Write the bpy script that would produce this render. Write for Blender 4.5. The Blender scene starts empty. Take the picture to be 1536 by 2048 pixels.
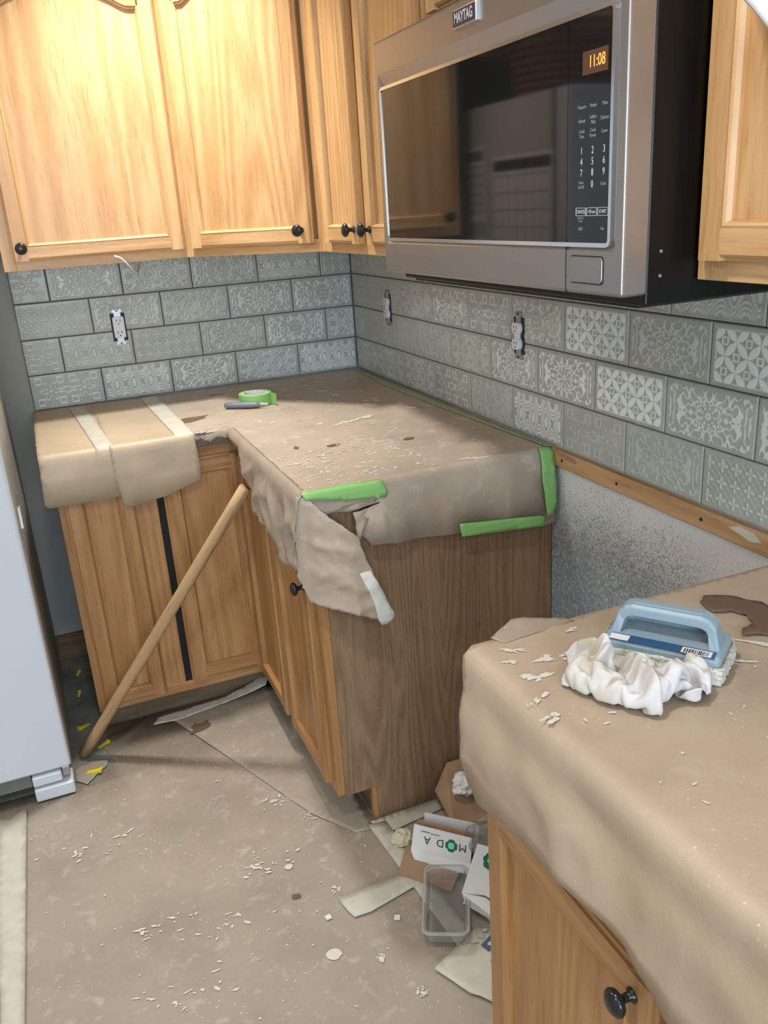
import bpy, bmesh, math, random
import numpy as np
from mathutils import Vector, Matrix, noise
from mathutils.geometry import delaunay_2d_cdt
random.seed(7); np.random.seed(7)
S = bpy.context.scene
PI = math.pi

# ------------------------------------------------------------------ camera
CAM = (-1.12249, -3.05118, 1.50184); YAW, PITCH, ROLL, FPX = .371583, .346714, -.0665050, 1704.39
fw = Vector((math.sin(YAW)*math.cos(PITCH), math.cos(YAW)*math.cos(PITCH), -math.sin(PITCH)))
rt = Vector((math.cos(YAW), -math.sin(YAW), 0)); up = rt.cross(fw)
r2 = rt*math.cos(ROLL)+up*math.sin(ROLL); u2 = -rt*math.sin(ROLL)+up*math.cos(ROLL)
cd = bpy.data.cameras.new('camera'); cam = bpy.data.objects.new('camera', cd); S.collection.objects.link(cam)
cam.matrix_world = Matrix(((r2.x,u2.x,-fw.x,CAM[0]),(r2.y,u2.y,-fw.y,CAM[1]),(r2.z,u2.z,-fw.z,CAM[2]),(0,0,0,1)))
cd.sensor_fit = 'HORIZONTAL'; cd.sensor_width = 36; cd.lens = 36*FPX/1536; cd.clip_start = .02
S.camera = cam
S.view_settings.view_transform = 'Standard'; S.view_settings.look = 'None'
S.view_settings.gamma = 1; S.view_settings.use_curve_mapping = False
S.view_settings.exposure = -0.1
# ------------------------------------------------------------------ world and lamps
W = bpy.data.worlds.new('world'); S.world = W; W.use_nodes = True
W.node_tree.nodes['Background'].inputs[0].default_value = (.75, .85, 1, 1)
W.node_tree.nodes['Background'].inputs[1].default_value = .5
def area(name, loc, size, power, col, rot=(0,0,0), sy=None, spread=PI):
    l = bpy.data.lights.new(name, 'AREA'); l.energy = power; l.color = col; l.size = size; l.spread = spread
    l.shape = 'DISK' if sy is None else 'RECTANGLE'
    if sy: l.size_y = sy
    o = bpy.data.objects.new(name, l); o.location = loc; o.rotation_euler = rot; S.collection.objects.link(o); return o
WARM = (1, .96, .90); COOL = (.72, .86, 1)
CANS = [(-.76, -.62), (-1.05, -2.35), (-2.35, -.9), (-2.35, -2.9), (-1.15, -4.2)]
for i, (x, y) in enumerate(CANS):
    area('ceiling_lamp', (x, y, 2.415), .13, (11, 10.5, 13, 13, 12)[i], WARM, spread=math.radians((104, 160, 165, 165, 165)[i]))
area('window_daylight', (-1.4, -5.35, 1.45), 1.7, 75, COOL, (math.radians(90), 0, 0), 1.1)

# ------------------------------------------------------------------ materials
def mat(name, base=(.5,.5,.5), rough=.6, metal=0, **k):
    m = bpy.data.materials.new(name); m.use_nodes = True
    b = m.node_tree.nodes['Principled BSDF']
    b.inputs['Base Color'].default_value = (*base, 1); b.inputs['Roughness'].default_value = rough
    b.inputs['Metallic'].default_value = metal
    for q, v in k.items():
        b.inputs[q.replace('_', ' ')].default_value = v
    return m
def sr(r, g, b):
    f = lambda c: (c/255/12.92) if c/255 <= .04045 else ((c/255+.055)/1.055)**2.4
    return (f(r), f(g), f(b))
class N:
    def __init__(s, m): s.t = m.node_tree; s.b = s.t.nodes['Principled BSDF']
    def n(s, typ, ins=None, **k):
        x = s.t.nodes.new(typ)
        for a, v in k.items(): setattr(x, a, v)
        for a, v in (ins or {}).items():
            if hasattr(v, 'is_linked') or isinstance(v, bpy.types.NodeSocket): s.t.links.new(v, x.inputs[a])
            else: x.inputs[a].default_value = v
        return x
    def ramp(s, fac, pts, interp='LINEAR'):
        x = s.n('ShaderNodeValToRGB', {'Fac': fac}); e = x.color_ramp.elements; x.color_ramp.interpolation = interp
        while len(e) < len(pts): e.new(.5)
        for q, (p, c) in zip(e, pts): q.position = p; q.color = (*c, 1) if len(c) == 3 else c
        return x.outputs['Color']
    def mix(s, f, a, b, mode='MIX'):
        x = s.n('ShaderNodeMix', data_type='RGBA', blend_type=mode)
        for i, v in ((0, f), (6, a), (7, b)):
            if isinstance(v, bpy.types.NodeSocket): s.t.links.new(v, x.inputs[i])
            else: x.inputs[i].default_value = (*v, 1) if isinstance(v, tuple) and len(v) == 3 else v
        return x.outputs[2]
    def math(s, op, a, b=0.0, c=0.0):
        x = s.n('ShaderNodeMath', operation=op)
        for i, v in enumerate((a, b, c)):
            if isinstance(v, bpy.types.NodeSocket): s.t.links.new(v, x.inputs[i])
            else: x.inputs[i].default_value = v
        return x.outputs[0]
    def noise(s, vec, scale, detail=4, rough=.55, dist=0):
        return s.n('ShaderNodeTexNoise', {'Vector': vec, 'Scale': scale, 'Detail': detail, 'Roughness': rough, 'Distortion': dist}).outputs[0]
    def obj(s): return s.n('ShaderNodeTexCoord').outputs['Object']
    def bump(s, h, strength=.3, dist=.001):
        x = s.n('ShaderNodeBump', {'Height': h, 'Strength': strength, 'Distance': dist}); s.t.links.new(x.outputs[0], s.b.inputs['Normal'])
    def col(s, c): s.t.links.new(c, s.b.inputs['Base Color'])
    def rough(s, c): s.t.links.new(c, s.b.inputs['Roughness'])

def oak(name, dark, mid, light, axis='z', rough=.38, gs=1.0, streak=.55):
    """grained wood, grain along the given object axis"""
    m = mat(name, mid, rough); q = N(m)
    rnd = q.n('ShaderNodeObjectInfo').outputs['Random']
    off = q.n('ShaderNodeVectorMath', {0: q.obj(), 1: q.n('ShaderNodeCombineXYZ', {'X': q.math('MULTIPLY', rnd, 7.3), 'Y': q.math('MULTIPLY', rnd, 3.1), 'Z': q.math('MULTIPLY', rnd, 5.7)}).outputs[0]}, operation='ADD').outputs[0]
    a, b = 1.0, .075
    sc = {'z': (a, a, b), 'x': (b, a, a), 'y': (a, b, a)}[axis]
    v = q.n('ShaderNodeMapping', {'Vector': off, 'Scale': sc}).outputs[0]
    big = q.noise(v, 5*gs, 1, .35, .15)                       # broad figure
    rings = q.math('SINE', q.math('MULTIPLY', big, 95))  # cathedral lines
    rings = q.math('MULTIPLY_ADD', rings, .5, .5)
    fine = q.noise(v, 160*gs, 3, .6)
    broad = q.noise(v, 4*gs, 2, .5)
    f = q.math('ADD', q.math('MULTIPLY', rings, streak*.45), q.math('MULTIPLY', fine, .5))
    f = q.math('ADD', f, q.math('MULTIPLY', broad, .45))
    c = q.ramp(f, [(.28, dark), (.55, mid), (.82, light)])
    pore = q.ramp(fine, [(.30, (.72,.68,.62)), (.42, (1,1,1))])
    q.col(q.mix(.55, c, q.mix(1.0, c, pore, 'MULTIPLY')))
    q.rough(q.math('MULTIPLY_ADD', fine, .25, rough-.12))
    q.bump(fine, .18, .0006)
    return m
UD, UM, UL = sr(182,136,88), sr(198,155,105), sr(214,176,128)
M = {}
M['oak'] = oak('oak upright grain', UD, UM, UL, 'z')
M['oak_h'] = oak('oak level grain', UD, UM, UL, 'x')
M['oak_y'] = oak('oak deep grain', UD, UM, UL, 'y')
LD, LM, LL = sr(142,102,64), sr(164,120,76), sr(180,138,92)  # same oak as the wall cabinets, darkened: lower shade put into the colour
M['oakl'] = oak('shade-toned oak upright grain', LD, LM, LL, 'z')
M['oakl_h'] = oak('shade-toned oak level grain', LD, LM, LL, 'x')
M['laminate'] = oak('brown wood laminate', sr(116,92,70), sr(138,112,86), sr(156,130,102), 'z', .45, 2.6, .5)
M['pine'] = oak('bare pine board', sr(160,120,82), sr(190,150,108), sr(206,168,128), 'y', .7, .8)
M['dowel'] = oak('weathered wooden pole', sr(120,92,62), sr(166,134,96), sr(186,156,116), 'z', .75, 1.2)
M['dark_oak'] = oak('old baseboard wood', sr(90,76,56), sr(112,94,70), sr(126,108,82), 'x', .6)

def kraft(name, c, dust=.3, blotch=.25, rough=.72):
    m = mat(name, c, rough); q = N(m); o = q.obj()
    n1 = q.noise(o, 5, 4, .6); n2 = q.noise(o, 260, 2, .6); n3 = q.noise(o, 22, 5, .65, .6)
    d = tuple(v*.84 for v in c); l = tuple(min(1, v*1.12) for v in c)
    col = q.ramp(n1, [(.3, d), (.5, c), (.72, l)])
    col = q.mix(q.math('MULTIPLY', n2, .25), col, tuple(v*.8 for v in c))
    w = q.ramp(n3, [(.56, (0,0,0)), (.76, (1,1,1))])
    col = q.mix(q.math('MULTIPLY', w, dust), col, sr(214,208,198))
    v = q.n('ShaderNodeTexVoronoi', {'Vector': o, 'Scale': 75.0, 'Randomness': 1.0})
    sp = q.ramp(v.outputs['Distance'], [(.07, (1,1,1)), (.12, (0,0,0))])
    keep = q.ramp(q.noise(o, 9, 2), [(.52, (0,0,0)), (.6, (1,1,1))])
    col = q.mix(q.math('MULTIPLY', q.math('MULTIPLY', sp, keep), min(1, dust*2.2)), col, sr(236,232,222))
    q.col(col); q.bump(q.math('ADD', q.math('MULTIPLY', n2, .35), q.noise(o, 14, 5, .6, .4)), .22, .004)
    return m
M['kraft_fresh'] = kraft('clean kraft paper', sr(184,166,140), .08, rough=.5)
M['kraft_bench'] = kraft('spattered kraft paper', sr(178,163,146), .6, rough=.48)
M['kraft_near'] = kraft('bright kraft paper', sr(180,161,140), .18, rough=.5)
M['kraft_floor'] = kraft('scuffed kraft paper', sr(158,147,132), .4, rough=.6)
M['kraft_drape'] = kraft('creased kraft paper', sr(160,146,130), .25, rough=.5)
M['cardboard'] = kraft('brown cardboard', sr(164,134,104), .05)
M['kraft_stain'] = mat('damp brown stain', sr(104,84,68), .6)
M['tape_green'] = mat('green painter tape', sr(136,190,112), .5)
M['tape_dull'] = mat('dusty green tape', sr(152,168,128), .6)
def tape():
    m = mat('cream masking tape', sr(206,208,190), .55); q = N(m); o = q.obj()
    q.col(q.ramp(q.noise(o, 30, 4), [(.3, sr(186,182,168)), (.7, sr(198,194,182))])); q.bump(q.noise(o, 200, 2), .1, .0005); return m
M['tape'] = tape()
M['tape_white'] = mat('white paper tape', sr(222,224,220), .5)
M['plaster'] = mat('white grout smear', sr(210,206,196), .6)
def tilemat():
    m = mat('embossed grey tile glaze', (.4,.4,.4), .28); q = N(m); o = q.obj()
    p = q.n('ShaderNodeAttribute', attribute_name='pat').outputs['Fac']
    fade = q.n('ShaderNodeAttribute', attribute_name='fade', attribute_type='OBJECT').outputs['Fac']
    tint = q.n('ShaderNodeAttribute', attribute_name='tint', attribute_type='OBJECT').outputs['Fac']
    n = q.noise(o, 18, 4, .6)
    base = q.ramp(n, [(.3, sr(158,159,149)), (.5, sr(170,172,163)), (.7, sr(182,184,176))])
    base = q.mix(tint, base, sr(176,186,188))
    q.col(q.mix(q.math('MULTIPLY', p, fade), base, sr(232,240,240)))  # pale relief pattern; part of its whiteness is painted-in gloss
    q.bump(q.noise(o, 90, 3), .12, .0006)
    return m
M['tile'] = tilemat()
M['mortar'] = mat('dark open grout joint', sr(78,72,64), .9)
def wallmat():
    m = mat('grey wall paint', sr(158,162,158), .7); q = N(m); q.bump(q.noise(q.obj(), 120, 3), .2, .001); return m
M['wall'] = wallmat()
M['wall_far'] = mat('pale room paint', sr(196,190,178), .8)
M['ceiling'] = mat('white ceiling paint', sr(225,222,215), .85)
def spray():
    """white wall patch fading into speckled grey primer low on the left"""
    m = mat('speckled white and grey wall coat', sr(215,216,218), .55); q = N(m); o = q.obj()
    s = q.n('ShaderNodeSeparateXYZ', {0: o}); y, z = s.outputs['Y'], s.outputs['Z']
    # distance into the clean corner: grows upwards and towards the room
    near = q.math('SMOOTH_MIN', q.math('SUBTRACT', .785, z), q.math('MULTIPLY_ADD', y, .6, 1.13), .06)
    big = q.noise(o, 3.5, 3)
    k = q.math('ADD', near, q.math('MULTIPLY_ADD', big, .22, -.11))
    sp = q.noise(o, 230, 2, .7); sp2 = q.noise(o, 85, 3, .7)
    cover = q.math('MULTIPLY_ADD', k, 3.4, .42)
    f = q.math('ADD', cover, q.math('MULTIPLY_ADD', sp, 2.2, -1.12))
    f = q.ramp(f, [(.28, (0,0,0)), (.75, (1,1,1))])
    grey = q.ramp(sp2, [(.35, sr(124,138,152)), (.55, sr(150,162,172)), (.72, sr(186,196,204))])
    white = q.ramp(q.noise(o, 5, 3), [(.35, sr(212,214,218)), (.65, sr(224,225,226))])
    dots = q.ramp(q.noise(o, 190, 1), [(.66, (0,0,0)), (.70, (1,1,1))])
    grey = q.mix(q.math('MULTIPLY', dots, .8), grey, sr(226,232,238))
    q.col(q.mix(f, white, grey)); q.bump(sp, .25, .001); return m
M['spray'] = spray()
def vinyl():
    m = mat('grey vinyl floor', sr(118,120,116), .5); q = N(m); q.col(q.ramp(q.noise(q.obj(), 9, 5), [(.3, sr(98,102,98)), (.7, sr(136,138,132))])); return m
M['vinyl'] = vinyl()
def steel(name, c, r):
    m = mat(name, c, r, 1.0); q = N(m)
    v = q.n('ShaderNodeMapping', {'Vector': q.obj(), 'Scale': (1, .02, 1)}).outputs[0]
    q.bump(q.noise(v, 900, 2), .04, .0003); return m
M['steel'] = steel('brushed stainless steel', (.41,.395,.39), .38)
M['chrome'] = mat('bright satin trim', (.74,.78,.84), .22, 1.0)
M['black_glass'] = mat('black oven glass', (.010,.011,.012), .05, 0)
M['black_glass'].node_tree.nodes['Principled BSDF'].inputs['IOR'].default_value = 1.5
M['black_side'] = mat('black enamel case', (.006,.006,.006), .3, Specular_IOR_Level=.25)
M['black'] = mat('black shadow gap', (.006,.006,.006), .8)
M['knob'] = mat('black oil rubbed knob', (.022,.024,.026), .22, .3)
M['screen'] = mat('dim amber display', (.10,.045,.02), .3)
M['digit'] = mat('glowing orange digits', (1,.35,.08), .4, Emission_Color=(1,.28,.05,1), Emission_Strength=1.6)
M['print'] = mat('white key print', (.62,.64,.66), .5)
M['print_dim'] = mat('dim key print', (.30,.33,.34), .5)
M['badge'] = mat('dark violet badge', (.045,.03,.06), .3)
M['white_plastic'] = mat('white plastic', sr(226,228,234), .35)
M['fridge'] = mat('white fridge enamel', sr(205,212,222), .3)
M['fridge_side'] = mat('grey textured fridge side', sr(186,186,180), .5)
M['gasket'] = mat('grey door gasket', sr(120,118,114), .6)
M['zinc'] = mat('zinc plated steel', (.45,.46,.47), .35, .9)
M['slot'] = mat('dark slot', (.02,.02,.02), .6)
M['yellow'] = mat('yellow plastic wedge', sr(236,214,40), .4)
M['grey_plastic'] = mat('grey rubbered plastic', sr(112,122,130), .45)
M['blue_plastic'] = mat('pale blue plastic', sr(142,164,178), .38)
def fleece():
    m = mat('white scrub fleece', sr(206,208,200), .9); q = N(m); q.col(q.ramp(q.noise(q.obj(), 160, 3), [(.3, sr(170,172,162)), (.6, sr(216,218,210))])); q.bump(q.noise(q.obj(), 500, 3), .6, .002); return m
M['fleece'] = fleece()
M['label_blue'] = mat('dark blue label', sr(48,84,128), .4)
M['paper_white'] = mat('white paper', sr(222,222,224), .6)
def clothm():
    m = mat('white cotton cloth', sr(226,223,220), .85); q = N(m)
    q.col(q.ramp(q.noise(q.obj(), 14, 3), [(.35, sr(196,190,176)), (.6, sr(206,204,206))])); q.bump(q.noise(q.obj(), 700, 2), .2, .0008); return m
M['cloth'] = clothm()
M['moda_white'] = mat('white carton', sr(214,216,220), .45)
M['logo_green'] = mat('dark green print', sr(24,100,84), .5)
M['logo_mint'] = mat('mint green print', sr(120,214,176), .5)
M['ink'] = mat('black ink', (.03,.03,.035), .6)
def clearm(name, c, tr=1.0, r=.08):
    return mat(name, c, r, 0, Transmission_Weight=tr, IOR=1.25)
M['clear'] = clearm('thin clear plastic', (.93,.95,.95), .94, .06)
M['haze_plastic'] = clearm('hazy plastic wrap', (.86,.88,.88), .75, .22)
M['tissue'] = mat('crumpled cream tissue', sr(196,188,160), .8)
M['wicker'] = mat('woven brown wicker', sr(120,78,40), .7)
M['lamp_lens'] = mat('lamp lens', (1,1,1), .5, Emission_Color=(1,.93,.82,1), Emission_Strength=4)
M['pane'] = mat('daylit window pane', (.6,.75,1), .3, Emission_Color=(.7,.84,1,1), Emission_Strength=1.2)
M['blue_strip'] = mat('blue card strip', sr(70,90,120), .5)

# ------------------------------------------------------------------ builders
C = S.collection
def tag(o, label=None, cat=None, group=None, kind=None):
    for k, v in (('label', label), ('category', cat), ('group', group), ('kind', kind)):
        if v: o[k] = v
    return o
def thing(name, label, cat, loc=(0,0,0), rz=0, group=None, rot=None):
    o = bpy.data.objects.new(name, None); C.objects.link(o); o.location = loc
    o.rotation_euler = rot if rot else (0, 0, rz); o.empty_display_size = .05
    return tag(o, label, cat, group)
def smooth(me):
    me.polygons.foreach_set('use_smooth', [True]*len(me.polygons))
def link(name, me, m, parent=None, loc=(0,0,0), rot=(0,0,0), bevel=0, seg=2, sm=False, solid=0, offset=0):
    ms = m if isinstance(m, (list, tuple)) else [m]
    if not me.materials:
        for x in ms: me.materials.append(x)
    o = bpy.data.objects.new(name, me); C.objects.link(o); o.location = loc; o.rotation_euler = rot
    if parent: o.parent = parent
    if sm: smooth(me)
    if solid: 
        d = o.modifiers.new('thickness', 'SOLIDIFY'); d.thickness = solid; d.offset = offset
    if bevel:
        d = o.modifiers.new('bevel', 'BEVEL'); d.width = bevel; d.segments = seg; d.limit_method = 'ANGLE'; d.angle_limit = math.radians(40)
        for p in me.polygons: p.use_smooth = False
    return o
class B:
    def __init__(s): s.v = []; s.f = []
    def box(s, x0, x1, y0, y1, z0, z1):
        n = len(s.v)
        s.v += [(x, y, z) for z in (z0, z1) for y in (y0, y1) for x in (x0, x1)]
        s.f += [tuple(n+i for i in q) for q in ((0,2,3,1),(4,5,7,6),(0,1,5,4),(2,6,7,3),(0,4,6,2),(1,3,7,5))]; return s
    def prism(s, poly, h0, h1, fn):
        """poly of 2-D points swept between h0 and h1; fn(a,b,h)->xyz"""
        n = len(s.v); k = len(poly)
        s.v += [fn(a, b, h0) for a, b in poly]+[fn(a, b, h1) for a, b in poly]
        s.f += [tuple(n+i for i in reversed(range(k))), tuple(n+k+i for i in range(k))]
        s.f += [(n+i, n+(i+1)%k, n+k+(i+1)%k, n+k+i) for i in range(k)]; return s
    def loft(s, rings, close=True, caps=True):
        n = len(s.v); k = len(rings[0])
        for r in rings: s.v += [tuple(p) for p in r]
        for j in range(len(rings)-1):
            for i in range(k if close else k-1):
                a = n+j*k+i; b = n+j*k+(i+1)%k; s.f.append((a, b, b+k, a+k))
        if caps: s.f += [tuple(n+i for i in reversed(range(k))), tuple(n+(len(rings)-1)*k+i for i in range(k))]
        return s
    def lathe(s, prof, seg=20, fn=lambda x,y,z:(x,y,z)):
        return s.loft([[fn(r*math.cos(2*PI*i/seg), r*math.sin(2*PI*i/seg), z) for i in range(seg)] for r, z in prof])
    def tube(s, pts, r, seg=8):
        pts = [Vector(p) for p in pts]; rings = []; ref = None
        for i, p in enumerate(pts):
            t = (pts[min(i+1, len(pts)-1)]-pts[max(i-1, 0)]).normalized()
            if ref is None: ref = t.orthogonal().normalized()
            ref = (ref-t*ref.dot(t)).normalized(); b = t.cross(ref)
            rr = r[i] if isinstance(r, (list, tuple)) else r
            rings.append([p+(ref*math.cos(2*PI*k/seg)+b*math.sin(2*PI*k/seg))*rr for k in range(seg)])
        return s.loft(rings)
    def me(s, name='mesh'):
        m = bpy.data.meshes.new(name); m.from_pydata(s.v, [], s.f); 
        bm = bmesh.new(); bm.from_mesh(m); bmesh.ops.recalc_face_normals(bm, faces=bm.faces); bm.to_mesh(m); bm.free(); return m
def box(name, x0, x1, y0, y1, z0, z1, m, parent=None, bevel=0, **k):
    return link(name, B().box(x0,x1,y0,y1,z0,z1).me(name), m, parent, bevel=bevel, **k)
def struct(name, x0, x1, y0, y1, z0, z1, m, bevel=0):
    return tag(box(name, x0,x1,y0,y1,z0,z1, m, None, bevel), kind='structure')
def poly_in(p, poly):
    x, y = p; c = False; j = len(poly)-1
    for i in range(len(poly)):
        xi, yi = poly[i]; xj, yj = poly[j]
        if (yi > y) != (yj > y) and x < (xj-xi)*(y-yi)/(yj-yi)+xi: c = not c
        j = i
    return c
def sheet(name, outline, cell, fn, m, parent=None, thick=.0006, jag=0.0, seed=0):
    """filled outline in flat (a,b) coordinates, meshed finely, mapped into space by fn(a,b)"""
    rnd = random.Random(seed); pts = []
    for i in range(len(outline)):
        a = Vector(outline[i]); b = Vector(outline[(i+1) % len(outline)]); n = max(1, int((b-a).length/cell))
        t = (b-a).normalized() if (b-a).length else Vector((1,0)); nn = Vector((-t.y, t.x))
        for k in range(n):
            p = a+(b-a)*k/n
            if k and jag: p = p+nn*rnd.uniform(-jag, jag)
            pts.append(p)
    ring = [tuple(p) for p in pts]; k = len(pts)
    xs = [p[0] for p in ring]; ys = [p[1] for p in ring]
    nx = int((max(xs)-min(xs))/cell)+1; ny = int((max(ys)-min(ys))/cell)+1
    for i in range(nx+1):
        for j in range(ny+1):
            q = (min(xs)+i*cell+(j % 2)*cell*.5, min(ys)+j*cell*.9)
            if poly_in(q, ring) and all((q[0]-e[0])**2+(q[1]-e[1])**2 > (cell*.45)**2 for e in ring[::1]): pts.append(Vector(q))
    r = delaunay_2d_cdt([Vector((p[0], p[1])) for p in pts], [(i, (i+1) % k) for i in range(k)], [], 1, 1e-6)
    me = bpy.data.meshes.new(name); me.from_pydata([fn(v.x, v.y) for v in r[0]], [], [tuple(f) for f in r[2]])
    return link(name, me, m, parent, sm=True, solid=thick)
def ridge(p, s, seed=0):
    """creased-paper relief, about -.5..+.5"""
    v = Vector(p)*s+Vector((seed*3.7, seed*1.3, seed*.7))
    a = abs(noise.noise(v)); b = abs(noise.noise(v*2.1+Vector((5,2,1))))
    return .5-1.5*a-.6*b
def bend(E, n, z0, r, amp=.004, sc=9, seed=0, flare=0.0, extra=None, topamp=.0006, along=None):
    """returns fn(a,s): a along the edge, s past it (s<0 lies on the worktop)"""
    n = Vector((*n, 0)).normalized(); t = Vector((-n.y, n.x, 0)) if along is None else Vector((*along, 0))
    E = Vector((*E, 0))
    def f(a, s):
        if s <= 0:
            p = E+t*a+n*s; p.z = z0+topamp*(1+ridge((p.x, p.y, 0), sc*.8, seed)); return p
        if s < r*PI/2:
            ph = s/r; nm = n*math.sin(ph)+Vector((0,0,math.cos(ph))); p = E+t*a+n*r*math.sin(ph); p.z = z0-r*(1-math.cos(ph))
            p += nm*(topamp+amp*.25*(ridge((a, s, 0), sc, seed)+.5)); return p
        d = s-r*PI/2; p = E+t*a+n*r; p.z = z0-r-d
        g = min(1, d/.06)
        p += n*(topamp+amp*.25+flare*d+amp*g*(ridge((a, s, 0), sc, seed)+.6)+(extra(a, d) if extra else 0)); return p
    return f
def textobj(name, body, size, m, parent, loc, rot, align='CENTER', sx=1.0, ext=.0001, bold=0):
    cu = bpy.data.curves.new(name, 'FONT'); cu.body = body; cu.size = size; cu.align_x = align; cu.align_y = 'CENTER'; cu.extrude = ext; cu.offset = bold; cu.resolution_u = 3
    o = bpy.data.objects.new(name, cu); C.objects.link(o)
    dg = bpy.context.evaluated_depsgraph_get(); me = bpy.data.meshes.new_from_object(o.evaluated_get(dg))
    bpy.data.objects.remove(o); me.materials.clear()
    for v in me.vertices: v.co.x *= sx
    return link(name, me, m, parent, loc, rot)

# ------------------------------------------------------------------ room shell
ZT, RH, TL = .9214, .1159, .2328
XL, YP, YN = -1.163, -1.345, -2.118        # end of back run, end of far counter, start of near counter
ZC = .918
struct('floor', -3.6, .1, -5.5, .1, -.05, 0, M['vinyl'])
struct('ceiling', -3.6, .1, -5.5, .1, 2.44, 2.5, M['ceiling'])
wb = struct('wall_back', -3.6, .12, .006, .12, 0, 2.44, M['wall'])
wr = struct('wall_right', .006, .12, -5.5, .006, 0, 2.44, M['wall_far'])
struct('wall_left', -3.7, -3.6, -5.5, .12, 0, 2.44, M['wall_far'])
wf = struct('wall_front', -3.6, .12, -5.6, -5.5, 0, 2.44, M['wall_far'])
wn = thing('window_1', None, None, (-1.4, -5.5, 1.45)); tag(wn, kind='structure')
for a, b, c, d in ((-.85,.85,.55,.61), (-.85,.85,-.61,-.55), (-.9,-.84,-.61,.61), (.84,.9,-.61,.61)):
    box('window_frame', a, b, 0, .04, c, d, M['white_plastic'], wn)
box('pane', -.84, .84, .01, .02, -.55, .55, M['pane'], wn)
struct('baseboard_back', -3.6, XL+.02, -.012, .006, 0, .095, M['dark_oak'], .002)
# bare wall patch behind the missing range
sp = sheet('wall_patch', [(-2.75, 0.0), (-1.20, 0.0), (-1.20, .905), (-2.75, .905)], .2, lambda a, b: Vector((.0035, a, b)), M['spray'], wr, .002)
# nailing board under the tiles
ldg = box('ledger_board', -.010, .005, -2.75, YP+.004, .878, .918, M['pine'], wr, .0015)
for y in (-1.39, -1.60, -1.86): link('nail_hole', B().lathe([(.004,0),(.004,.0006)], 10, lambda x,yy,z:(-.0102-z, y+x, .897+yy)).me(), M['slot'], wr)
link('paper_scrap', B().prism([(-1.345,.917),(-1.44,.912),(-1.452,.906),(-1.43,.9035),(-1.35,.911)], -.014, -.0125, lambda a,b,h:(h,a,b)).me(), M['cardboard'], wr)
link('grout_smear', B().prism([(-1.93,.905),(-1.955,.915),(-1.99,.912),(-2.01,.9),(-1.985,.894),(-1.96,.9)], -.0115, -.010, lambda a,b,h:(h,a,b)).me(), M['plaster'], wr)

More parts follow.
